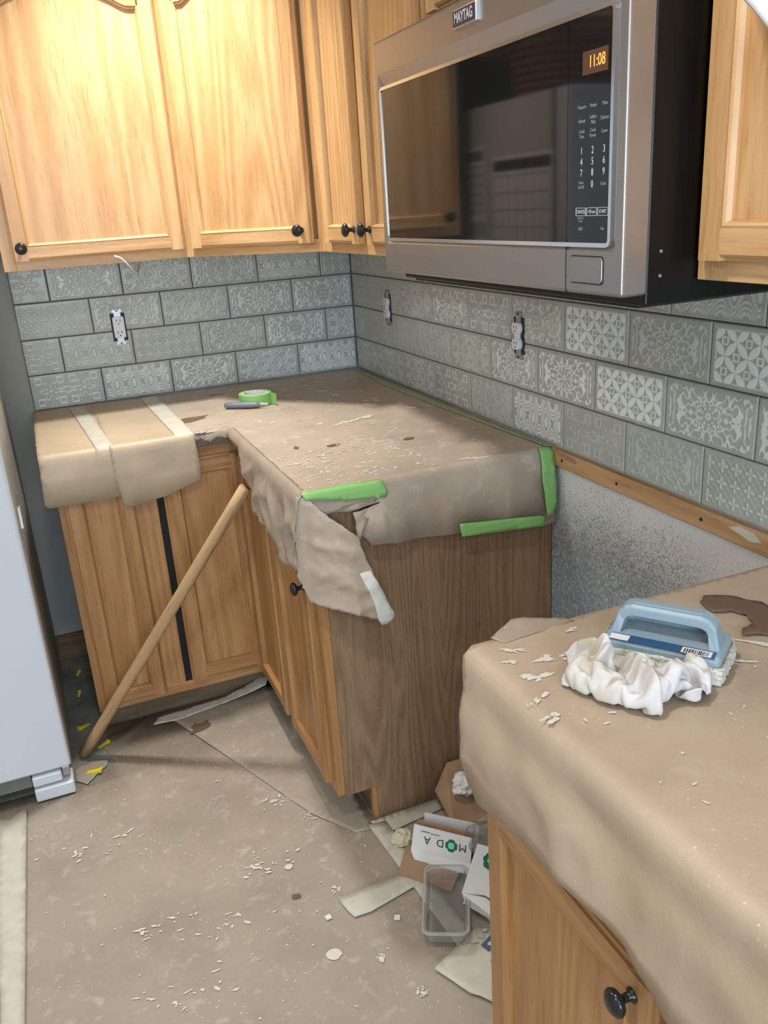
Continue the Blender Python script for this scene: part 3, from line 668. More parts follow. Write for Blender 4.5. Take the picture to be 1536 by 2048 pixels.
# ------------------------------------------------------------------ near worktop paper
pn = thing('paper_cover', 'clean bright kraft paper draped over the near worktop', 'paper cover', (-.33, -2.6, ZC))
def nx(a, d): return -.005*math.exp(-((d-.050)/.022)**2)+.008*max(0, (d-.05))/.15
nf0 = bend((-.642, 0), (-1, 0), ztop, .011, .013, 5.5, 61, .0, extra=nx, topamp=.0018, along=(0, -1))
def nf(a, s):
    p = nf0(a, s)
    if s > 0: p += Vector((-.008*min(1, s/.05)*noise.noise(Vector((a*3.2, s*3, 9))), 0, 0))
    return p
no = [(-YN, -.63), (3.35, -.63), (3.35, .24), (2.75, .215), (2.562, .196), (2.489, .175), (2.397, .177), (2.32, .188), (2.234, .204), (2.18, .215), (2.150, .20), (2.130, .17), (2.126, .08), (2.118, .0)]
under(sheet('paper_sheet', no, .014, nf, M['kraft_near'], None, .0007, .0005, 11), pn)
under(sheet('loose_fold', [(-.612,-2.118), (-.565,-2.092), (-.545,-2.094), (-.50,-2.112), (-.48,-2.128), (-.60,-2.135)], .008, lambda a, b: Vector((a, b, ZC+.003+.008*max(0, 1-abs(b+2.09)/.04)+.002*ridge((a,b,0),20,4))), M['kraft_drape'], None, .0006, .0005, 12), pn)
ns = [(-.62,-2.185,.012,.003,-.5), (-.606,-2.235,.022,.009,-.15), (-.565,-2.203,.026,.008,-.45), (-.652,-2.282,.004,.002,0), (-.630,-2.275,.018,.004,.5), (-.640,-2.318,.018,.006,.35), (-.60,-2.16,.02,.002,-.5), (-.45,-2.33,.02,.003,-.3), (-.36,-2.38,.004,.003,0), (-.50,-2.15,.012,.004,0), (-.385,-2.30,.05,.003,-.9), (-.30,-2.31,.04,.003,-.9)]
ns2 = []
for x, y, rx, ry, a in ns:
    for _ in range(9 if rx > .01 else 2):
        u = random.uniform(-1, 1)*.75; v = random.uniform(-1, 1)*.7*max(ry, .003)*1.5; L = rx*random.uniform(.16, .42)
        ns2.append((x+u*rx*math.cos(a)-v*math.sin(a), y+u*rx*math.sin(a)+v*math.cos(a), L, max(.0014, ry*random.uniform(.25,.6)), a+random.gauss(0,.25)))
blobs('grout_spatter', [s+(11,.45,random) for s in ns2]+strew(45, (-.62, -.2, -2.8, -2.15), (.002,.006), (.001,.002), (-.4,.6), 14), ZC+.0042, M['plaster'], pn)
under(sheet('damp_stain', [(-.293,-2.172), (-.275,-2.158), (-.245,-2.175), (-.218,-2.215), (-.215,-2.265), (-.245,-2.30), (-.285,-2.292), (-.315,-2.275), (-.30,-2.262), (-.275,-2.255), (-.266,-2.235), (-.275,-2.215), (-.30,-2.205)], .01, lambda a, b: Vector((a, b, ZC+.0068)), M['kraft_stain'], None, .0003, .003, 13), pn)

# ------------------------------------------------------------------ floor paper
pf = thing('floor_paper', 'scuffed kraft paper sheets covering the kitchen floor, spotted with grout', 'floor paper', (-1.2, -1.8, 0))
def ff(z, seed, amp=.0016, sc=3.5):
    return lambda a, b: Vector((a, b, z+amp*(1+ridge((a, b, 0), sc, seed))))
fo = [(-2.9,-4.6), (-.53,-4.6), (-.53,-2.10), (-.01,-2.10), (-.01,-1.352), (-.54,-1.352), (-.545,-.70), (-.58,-.545), (-1.13,-.545), (-1.165,-.62), (-1.145,-.70), (-1.130,-.76), (-1.16,-.79), (-1.20,-.845), (-1.26,-.80), (-2.9,-.80)]
under(sheet('paper_sheet', fo, .035, ff(.0005, 71), M['kraft_floor'], None, .0005, .001, 21), pf)
under(sheet('paper_sheet', [(-.94,-.61), (-.60,-.545), (-.55,-.75), (-.55,-1.33), (-.56,-1.37), (-.60,-1.36), (-.68,-1.24)], .02, ff(.0038, 75), M['kraft_floor'], None, .0005, .0008, 22), pf)
under(sheet('torn_scrap', [(-1.245,-.80), (-1.215,-.832), (-1.19,-.80), (-1.155,-.765), (-1.15,-.735), (-1.20,-.72), (-1.246,-.74)], .012, ff(.004, 77, .001, 12), M['kraft_floor'], None, .0006, .002, 23), pf)
fs = strew(180, (-1.42, -.58, -2.2, -.75), (.001,.005), (.0008,.0025), (0,2), 31)
for cx, cy, n, s in ((-.86,-1.36,26,.05), (-1.18,-1.10,22,.06), (-1.12,-1.45,18,.05), (-.74,-1.15,20,.04), (-1.05,-1.65,18,.06), (-1.2,-1.95,14,.05), (-.97,-1.50,14,.06)):
    for _ in range(n): fs.append((random.gauss(cx, s), random.gauss(cy, s*.4), random.uniform(.002,.011), random.uniform(.001,.004), random.gauss(-.3,.5), 9, .4, random))
fs += [(-.774,-1.691,.017,.015,0,14,.12,random), (-.688,-1.745,.010,.009,0,10,.25,random), (-.642,-1.855,.012,.011,0,12,.3,random), (-.71,-1.52,.012,.010,0,10,.3,random), (-.68,-1.16,.035,.006,-.3,12,.4,random), (-.66,-1.24,.04,.006,-.2,12,.4,random), (-.79,-1.40,.01,.009,0,10,.2,random)]
f3 = []
for s_ in fs:
    if s_[2] > .02:
        for _ in range(22): f3.append((s_[0]+random.uniform(-1,1)*s_[2]*math.cos(s_[4])+random.gauss(0,.005), s_[1]+random.uniform(-1,1)*s_[2]*math.sin(s_[4])+random.gauss(0,.007), random.uniform(.001,.008), random.uniform(.0008,.0025), s_[4]+random.gauss(0,.5), 8, .45, random))
    elif s_[2] > .0085 and s_[3] > .008 and s_[6] > .2:
        for _ in range(26): a_ = random.uniform(0,6.28); r_ = s_[2]*random.random()**.5; f3.append((s_[0]+r_*math.cos(a_), s_[1]+r_*math.sin(a_), random.uniform(.001,.004), random.uniform(.001,.0025), random.uniform(0,3), 8, .45, random))
    else: f3.append(s_)
fs = f3
blobs('grout_spatter', fs, .0046, M['plaster'], pf, .0006)
blobs('damp_spot', [(-.865,-.70,.035,.024,.5,12,.3,random), (-.80,-1.50,.010,.008,0,9,.2,random)], .0062, M['kraft_stain'], pf, .0003)
FT = [('masking_tape', 'pale tape strip along the floor at the foot of the wooden end panel', [(-.555,-1.342), (-.35,-1.342), (-.36,-1.382), (-.515,-1.40)]),
 ('masking_tape', 'pale tape strip running diagonally from the panel corner towards the plastic tray', [(-.562,-1.352), (-.515,-1.358), (-.50,-1.56), (-.475,-1.885), (-.515,-1.95), (-.535,-1.72)]),
 ('masking_tape', 'short pale tape strip with a torn end lying across the open floor paper', [(-.716,-1.55), (-.556,-1.548), (-.47,-1.53), (-.475,-1.585), (-.556,-1.60), (-.66,-1.622), (-.70,-1.62), (-.708,-1.595)]),
 ('masking_tape', 'long pale tape strip down the left side of the floor in front of the fridge', [(-1.445,-.885), (-1.42,-.90), (-1.405,-.885), (-1.378,-.868), (-1.385,-1.25), (-1.392,-1.60), (-1.395,-1.9), (-1.44,-1.9), (-1.436,-1.56), (-1.445,-1.2)]),
 ('masking_tape', 'pointed pale tape corner on the floor nearest the near cabinet', [(-.600,-1.822), (-.47,-1.765), (-.43,-1.80), (-.44,-1.86), (-.528,-1.945), (-.545,-1.92), (-.56,-1.905)])]
for i, (n_, l_, p_) in enumerate(FT): strip(n_, l_, p_, M['tape'], z=.0068+.0009*i, seed=20+i, cell=.02)
strip('masking_tape', 'crinkled tape strip lifting off along the toe kick below the oak cabinet', [(-1.0,-.62), (-.93,-.632), (-.75,-.60), (-.62,-.572), (-.60,-.535), (-.63,-.525), (-.76,-.565), (-.98,-.585)], M['tape'], lambda a, b: Vector((a, b, .009+.02*max(0, (a+.76)/.16)*max(0, (b+.60)/.07)+.002*ridge((a,b,0),20,3))), seed=31)
for i, (x, y, a_, l_) in enumerate(((-.753,-1.593,.1,'white square foam chip left of the short tape strip'), (-.654,-1.567,.4,'white square foam chip just behind the short tape strip'), (-.614,-1.662,-.5,'white square foam chip in front of the short tape strip'))):
    tag(link('foam_chip', B().box(-.0065,.0065,-.006,.006,0,.003).me(), M['paper_white'], None, (x, y, .0056), (0,0,a_)), l_, 'chip', 'foam chips on the floor')

# ------------------------------------------------------------------ microwave
mw = thing('microwave', 'stainless over-the-range microwave with black glass door and glowing clock', 'microwave', (-.438, -1.398, 1.372), -PI/2)
# local: x along the wall (0..0.757), -y towards the room, z up; front plane y=0
MWW, MWH = .757, .411
box('case', .006, MWW-.001, .038, .43, -.014, MWH-.004, M['black_side'], mw, .003)
box('vent_base', .03, MWW-.03, .05, .40, -.020, -.012, M['black_side'], mw, .002)
gx0, gx1, gz0, gz1 = .022, .729, .065, .331
def ringface(b, o, i, yo, yi):
    """frame between outer rect o and inner rect i at depths yo, yi"""
    n = len(b.v)
    b.v += [(o[0],yo,o[2]),(o[1],yo,o[2]),(o[1],yo,o[3]),(o[0],yo,o[3]),(i[0],yi,i[2]),(i[1],yi,i[2]),(i[1],yi,i[3]),(i[0],yi,i[3])]
    b.f += [(n,n+1,n+5,n+4),(n+1,n+2,n+6,n+5),(n+2,n+3,n+7,n+6),(n+3,n,n+4,n+7)]
sx = .634  # door / control seam
b = B(); ringface(b, (0,MWW,0,MWH), (.012,.742,.055,.356), 0, 0); ringface(b, (.012,.742,.055,.356), (gx0,gx1,gz0,gz1), 0, .007)
n = len(b.v); b.v += [(0,0,0),(MWW,0,0),(MWW,0,MWH),(0,0,MWH),(0,.037,0),(MWW,.037,0),(MWW,.037,MWH),(0,.037,MWH)]
b.f += [(n,n+4,n+5,n+1),(n+1,n+5,n+6,n+2),(n+2,n+6,n+7,n+3),(n+3,n+7,n+4,n)]
me = bpy.data.meshes.new('front_frame'); me.from_pydata(b.v, [], b.f)
bm = bmesh.new(); bm.from_mesh(me); bmesh.ops.remove_doubles(bm, verts=bm.verts, dist=.0001); bmesh.ops.recalc_face_normals(bm, faces=bm.faces); bm.to_mesh(me); bm.free()
link('front_frame', me, M['steel'], mw, bevel=.004, seg=3)
def rrect(x0, x1, z0, z1, r, n=5):
    out = []
    for cx, cz, a in ((x1-r,z0+r,-90),(x1-r,z1-r,0),(x0+r,z1-r,90),(x0+r,z0+r,180)):
        for k in range(n+1): t = math.radians(a+90*k/n); out.append((cx+r*math.cos(t), cz+r*math.sin(t)))
    return out
def rim(x0, x1, z0, z1, r, w, y0, y1):
    o = rrect(x0,x1,z0,z1,r); i = rrect(x0+w,x1-w,z0+w,z1-w,max(.001,r-w)); b = B()
    R = [[(a,y1,c) for a,c in o], [(a,y0,c) for a,c in o], [(a,y0,c) for a,c in i], [(a,y1,c) for a,c in i]]; b.loft(R, True, False); return b.me()
link('glass_trim', rim(gx0-.005, gx1+.004, gz0-.005, gz1+.002, .010, .0055, -.0008, .009), M['chrome'], mw)
link('door_glass', B().prism(rrect(gx0-.001, sx+.002, gz0, gz1, .004), .0008, .010, lambda a, c, h: (a, h, c)).me(), M['black_glass'], mw)
link('control_glass', B().prism(rrect(sx+.003, gx1, gz0, gz1, .004), .0008, .010, lambda a, c, h: (a, h, c)).me(), M['black_glass'], mw)
box('door_seam', sx+.0015, sx+.003, -.0004, .004, .0, gz0-.004, M['slot'], mw); box('door_seam', sx+.0015, sx+.003, -.0004, .004, gz1+.026, MWH, M['slot'], mw)
link('release_button', B().prism(rrect(.648,.719,.015,.048,.005), -.0022, .004, lambda a, c, h: (a, h, c)).me(), M['steel'], mw, bevel=.0008)
link('button_groove', rim(.6465,.7205,.0135,.0495,.006,.0015,-.0005,.003), M['slot'], mw)
bx = box('brand_badge', .334, .408, -.005, .002, .372, .398, M['chrome'], mw, .001)
box('badge_face', .3365, .4055, -.0058, -.004, .3745, .3955, M['badge'], mw)
textobj('badge_lettering', 'MAYTAG', .020, M['print'], mw, (.371, -.0062, .385), (PI/2, 0, 0), sx=.72, bold=.0004)
box('clock_display', .668, .719, .0002, .004, .262, .288, M['screen'], mw)
textobj('clock_digits', '11:08', .019, M['digit'], mw, (.6975, .0001, .275), (PI/2, 0, 0), sx=.8)
X3 = (.668, .6915, .7150)
rows = [(.227, ('Popcorn','Potato','Pizza'), .0062, 0), (.211, ('Reheat','Soften\nMelt','Defrost'), .0062, 0), (.196, ('Cook\nTime','Cook\nPower','Cover'), .0060, 0), (.176, '123', .0120, 1), (.163, '456', .0120, 1), (.150, '789', .0120, 1), (.136, ('Timer\nSet/Off','0','Clock'), .0055, 0), (.1035, ('CANCEL','+30 sec','START'), .0062, 1), (.094, ('Hold 3 sec\nto lock','',''), .0036, 0), (.083, ('Light','','Fan'), .0058, 0)]
for z, ws, sz, br in rows:
    for x, w in zip(X3, ws):
        if w: textobj('key_print', w, .012 if w == '0' else sz, M['print'] if br or w == '0' else M['print_dim'], mw, (x, .0005, z), (PI/2, 0, 0), sx=.85 if len(w) > 1 else .8)
for x in X3: link('key_outline', rim(x-.0108, x+.0108, .0985, .1085, 0.001, .0005, .0004, .0010), M['print'], mw)
for z in (.052, .022): link('side_screw', B().lathe([(.0025,0),(.002,.001),(.0002,.0012)], 10, lambda a, c, h: (MWW-.001+h, .06+a, z+c)).me(), M['zinc'], mw)

# ------------------------------------------------------------------ outlets
def outlet(label, x, y, z, rz, style):
    t = thing('wall_outlet', label, 'outlet', (x, y, z), rz)
    link('gap', B().prism(rrect(-.024,.024,-.046,.046,.002), -.0105, -.0085, lambda a, c, h: (a, h, c)).me(), M['slot'], t)  # dark plate on the tiles, standing in for the shaded hole
    b = B().box(-.011,.011,-.0125,-.0105,-.056,.056); link('yoke', b.me(), M['zinc'], t)
    for s in (-1, 1):
        for dx in (-.011, 0, .011): link('ear', B().lathe([(.0055,.0106),(.0055,.0130)], 10, lambda a, c, h: (dx+a, -h, s*.0535+c)).me(), M['zinc'], t)
        link('screw', B().lathe([(.003,.013),(.0025,.0145)], 8, lambda a, c, h: (a, -h, s*.0535+c)).me(), M['slot'], t)
    if style == 'rect':
        link('receptacle', B().prism(rrect(-.0185,.0185,-.0345,.0345,.004), -.020, -.0105, lambda a, c, h: (a, h, c)).me(), M['white_plastic'], t, bevel=.001)
    else:
        for s in (-1, 1):
            pts = [(.0175*math.cos(k*PI/8), max(-.0135, min(.0135, .0175*math.sin(k*PI/8)))+s*.0195) for k in range(16)]
            link('receptacle', B().prism(pts, -.022, -.0105, lambda a, c, h: (a, h, c)).me(), M['white_plastic'], t, bevel=.001)
        link('receptacle', B().prism(rrect(-.010,.010,-.03,.03,.002), -.018, -.0105, lambda a, c, h: (a, h, c)).me(), M['white_plastic'], t)
    q = -.0222 if style != 'rect' else -.0202
    for s in (-1, 1):
        for dx in (-.006, .006): box('slot', dx-.0012, dx+.0012, q, q+.002, s*.0195-.001, s*.0195+.007, M['slot'], t)
        link('ground_hole', B().lathe([(.0024,-q-.001),(.0024,-q)], 8, lambda a, c, h: (a, -h, s*.0195-.0075+c)).me(), M['slot'], t)
    return t
outlet('white duplex outlet without cover on the back wall tiles', -.849, .006, 1.166, 0, 'rect')
outlet('white round-faced outlet nearest the room corner, on the right-hand tiles', .006, -.345, 1.172, -PI/2, 'round')
outlet('white round-faced outlet below the microwave, further from the room corner', .006, -1.188, 1.171, -PI/2, 'round')

# ------------------------------------------------------------------ fridge
fr = thing('refrigerator', 'white refrigerator with grey side standing left of the oak base cabinet', 'refrigerator', (-1.62, -.45, 0))
FX = -1.245+1.62   # local right side
box('case', -.38, FX-.003, -.30, .42, .03, 1.78, M['fridge_side'], fr, .004)
box('gasket', -.37, FX-.012, -.325, -.30, .09, 1.77, M['gasket'], fr)
box('door', -.38, FX, -.395, -.325, .088, 1.12, M['fridge'], fr, .008, seg=3)
box('door', -.38, FX, -.395, -.325, 1.135, 1.78, M['fridge'], fr, .008, seg=3)
box('grille', -.38, FX-.11, -.36, -.34, .03, .082, M['gasket'], fr, .003)
box('hinge_cover', FX-.105, FX-.028, -.400, -.34, .052, .082, M['fridge'], fr, .004)
box('hinge_bracket', FX-.026, FX-.006, -.385, -.36, .056, .084, M['zinc'], fr, .001)
box('foot_cover', FX-.105, FX-.001, -.405, -.335, .006, .046, M['fridge'], fr, .005)
box('leg', FX-.08, FX-.04, -.30, -.26, 0, .03, M['slot'], fr); box('leg', -.34, -.30, -.30, -.26, 0, .03, M['slot'], fr); box('leg', FX-.08, FX-.04, .34, .38, 0, .03, M['slot'], fr)
# papers held on the side, seen in the oven glass
def paper(label, y0, y1, z0, z1, hdr):
    t = thing('pinned_paper', label, 'paper', (-1.2475, (y0+y1)/2, (z0+z1)/2)); h = (y1-y0)/2; k = (z1-z0)/2
    box('page', 0, .0008, -h, h, -k, k, M['paper_white'], t)
    box('heading', .0008, .0014, -h+.01, h-.01, k-.045, k-.012, hdr, t)
    for i in range(6): box('rule', .0008, .0012, -h+.01, h-.01, k-.06-(2*k-.09)*i/5-.001, k-.06-(2*k-.09)*i/5+.001, M['ink'], t)
    for i in range(8): box('rule', .0008, .0012, -h+.01+(2*h-.022)*i/7, -h+.012+(2*h-.022)*i/7, -k+.03, k-.06, M['ink'], t)
paper('large calendar page on the side of the fridge', -.76, -.40, 1.27, 1.62, M['ink'])
paper('narrow note on the side of the fridge behind the calendar', -.35, -.22, 1.42, 1.66, M['gasket'])
paper('small card low on the side of the fridge', -.35, -.22, 1.20, 1.37, M['ink'])
cl = thing('wire_clip', 'white clip with bent wire ends on the fridge side near its door', 'clip', (-1.242, -.715, .785))
link('clip_body', B().box(-.003,.004,-.006,.006,-.032,.030).me(), M['white_plastic'], cl, rot=(math.radians(-14),0,0), bevel=.002)
link('wire_end', B().tube([(0,-.004,.028),(.002,-.016,.045),(.004,-.006,.060),(.006,-.020,.070)], .0016, 6).me(), M['zinc'], cl, sm=True)
link('wire_end', B().tube([(0,.006,-.030),(.002,.000,-.048),(.006,.012,-.058),(.004,.030,-.066)], .0016, 6).me(), M['zinc'], cl, sm=True)
bk = thing('wicker_basket', 'brown wicker basket standing on top of the fridge', 'basket', (-1.50, -.5, 1.78))
for k in range(9):
    s = .155+.004*k; z = .012+k*.022; link('cane_row', B().tube([(s*1.0*math.cos(t*PI/12)*1.25, s*math.sin(t*PI/12), z+.003*math.sin(t*3)) for t in range(25)], .010, 6).me(), M['wicker'], bk, sm=True)
box('basket_floor', -.17, .17, -.13, .13, 0, .008, M['wicker'], bk)
fc = upper('wall_cabinet', 'oak cabinet high on the back wall above the fridge', (-1.98, -.30, 0), 0, .80, 1.93, 2.147, .29, [(.02, .39), (.41, .78)], arch=False)

# ------------------------------------------------------------------ leaning pole
p0 = Vector((-1.212, -.684, .012)); p1 = Vector((-.677, -.905, .816)); ax = (p1-p0); 
st = thing('wooden_pole', 'worn wooden pole leaning from the floor against the papered worktop corner', 'pole', p0)
st.rotation_euler = ax.to_track_quat('Z', 'Y').to_euler()
Ln = ax.length
link('shaft', B().loft([[(.0165*math.cos(2*PI*i/14)*(1+.03*math.sin(k*1.7)), .0165*math.sin(2*PI*i/14), Ln*k/12) for i in range(14)] for k in range(13)]).me(), M['dowel'], st, sm=True)
for k, z in enumerate((.30, .31, .50, .62)): box('scuff_mark', -.004, .016*(k % 2), -.0172, -.012, z*Ln, z*Ln+.004, M['slot'], st, rot=(0,.0,0))

# ------------------------------------------------------------------ tape roll and knife
tr_ = thing('tape_roll', 'roll of green painter tape lying on the far worktop', 'tape roll', (-.500, -.385, ZC+.004))
def tubering(r0, r1, h, seg=36):
    return B().loft([[(r*math.cos(2*PI*i/seg), r*math.sin(2*PI*i/seg), z) for i in range(seg)] for r, z in ((r0,0),(r1,0),(r1,h),(r0,h),(r0,0))], True, False).me()
link('tape_winding', tubering(.0405, .052, .036), M['tape_green'], tr_, sm=False, bevel=.0006); link('card_core', tubering(.038, .0405, .0362), M['paper_white'], tr_)
link('loose_end', B().loft([[(.052*math.cos(t), .052*math.sin(t), z) for z in (0,.036)] if t > -.6 else [(.043+.012*(-.6-t)*1.4, -.0294+.05*(t+.6), z) for z in (0,.036)] for t in (.2,0,-.3,-.6,-.9,-1.2)], False, False).me(), M['tape_green'], tr_, solid=.0006)
kn = thing('utility_knife', 'grey rubbery utility knife lying in front of the green tape roll', 'knife', (-.545, -.425, ZC+.004), math.radians(-33))
def ell(x, ry, rz, n=12, zc=.010): return [(x, ry*math.cos(2*PI*i/n), zc+rz*math.sin(2*PI*i/n)) for i in range(n)]
link('handle', B().loft([ell(-.068,.006,.006), ell(-.064,.0115,.009), ell(-.03,.0125,.010), ell(.02,.012,.010), ell(.038,.008,.008), ell(.05,.005,.006)]).me(), M['grey_plastic'], kn, sm=True)
link('blade_holder', B().loft([ell(.048,.0035,.006), ell(.075,.0012,.004,12,.009)]).me(), M['zinc'], kn)

# ------------------------------------------------------------------ grout scrubber
sc = thing('grout_scrubber', 'pale blue handled scrubber with white fleece pad on the near paper', 'scrubber', (-.438, -2.272, ZC+.005), math.radians(-54))
PL, PWd = .156, .090
g = bmesh.new(); bmesh.ops.create_cube(g, size=1)
for v in g.verts: v.co = Vector((v.co.x*PL, v.co.y*PWd, (v.co.z+.5)*.024))
bmesh.ops.subdivide_edges(g, edges=g.edges, cuts=26, use_grid_fill=True)
for v in g.verts:
    n_ = noise.noise(v.co*140)*.0022+noise.noise(v.co*60)*.0018; q = Vector((v.co.x/PL*2, v.co.y/PWd*2, (v.co.z-.012)/.012))
    e = max(abs(q.x), abs(q.y)); v.co.x *= 1-.03*abs(q.y)**6; v.co.y *= 1-.05*abs(q.x)**8
    v.co += Vector((q.x*(abs(q.x) > .9), q.y*(abs(q.y) > .9), max(0, q.z)*(e < .98)*.3))*(n_+.001)
    if abs(q.z) > .98 and e > .9: v.co.z *= .82
    v.co.z = max(0, v.co.z)
me = bpy.data.meshes.new('fleece_pad'); g.to_mesh(me); g.free(); link('fleece_pad', me, M['fleece'], sc, sm=True)
def ov(z, fx, fy): return [(a, c, z) for a, c in rrect(-PL/2*fx, PL/2*fx, -PWd/2*fy, PWd/2*fy, .008)]
link('base_plate', B().loft([ov(.022,.94,.90), ov(.028,.94,.90), ov(.031,.92,.86), ov(.0335,.90,.80)]).me(), M['blue_plastic'], sc)
outer = [(-.069,.030), (-.061,.060), (-.053,.069), (-.044,.072), (.044,.072), (.053,.069), (.061,.060), (.069,.030)]
inner = [(-.066,.030), (-.060,.066), (-.054,.072), (.054,.072), (.060,.066), (.066,.030)]
b = B()
for i in range(1):
    o_ = outer; i_ = [(-.056,.030), (-.0520,.049), (-.049,.054), (-.043,.057), (.043,.057), (.049,.054), (.0520,.049), (.056,.030)]
    R_ = []
    for (ox, oz), (ix, iz) in zip(o_, i_):
        w = .014 if oz > .05 else .022; c = .004
        R_.append([(ox, -w+c, oz), (ox, w-c, oz), (ox*.99, w, oz-.003), (ix, w, iz), (ix, -w, iz), (ox*.99, -w, oz-.003)])
    b.loft(R_)
link('handle', b.me(), M['blue_plastic'], sc, bevel=.0015)
box('grip_rib', -.043, .043, -.005, .005, .0715, .0732, M['blue_plastic'], sc, .001); box('rib', -.055, .055, .024, .026, .033, .037, M['blue_plastic'], sc); box('rib', -.055, .055, .031, .033, .033, .036, M['blue_plastic'], sc)
lb = box('paper_label', -.064, .066, -.041, -.023, .0332, .0340, M['label_blue'], sc); box('label_patch', -.064, -.040, -.040, -.026, .0340, .0344, M['paper_white'], sc)
box('barcode_patch', .026, .062, -.040, -.026, .0340, .0344, M['paper_white'], sc)
x = .029
rb = random.Random(5)
bb = B()
while x < .059: w = rb.choice((.0006,.001,.0016)); bb.box(x, x+w, -.039, -.029, .0344, .0346); x += w+rb.choice((.0007,.0012))
tag(link('barcode', bb.me(), M['ink'], sc), kind='stuff')

# ------------------------------------------------------------------ rag
rg = thing('cleaning_rag', 'crumpled white cotton rag heaped beside the blue scrubber', 'rag', (-.522, -2.305, ZC+.004), math.radians(-50))
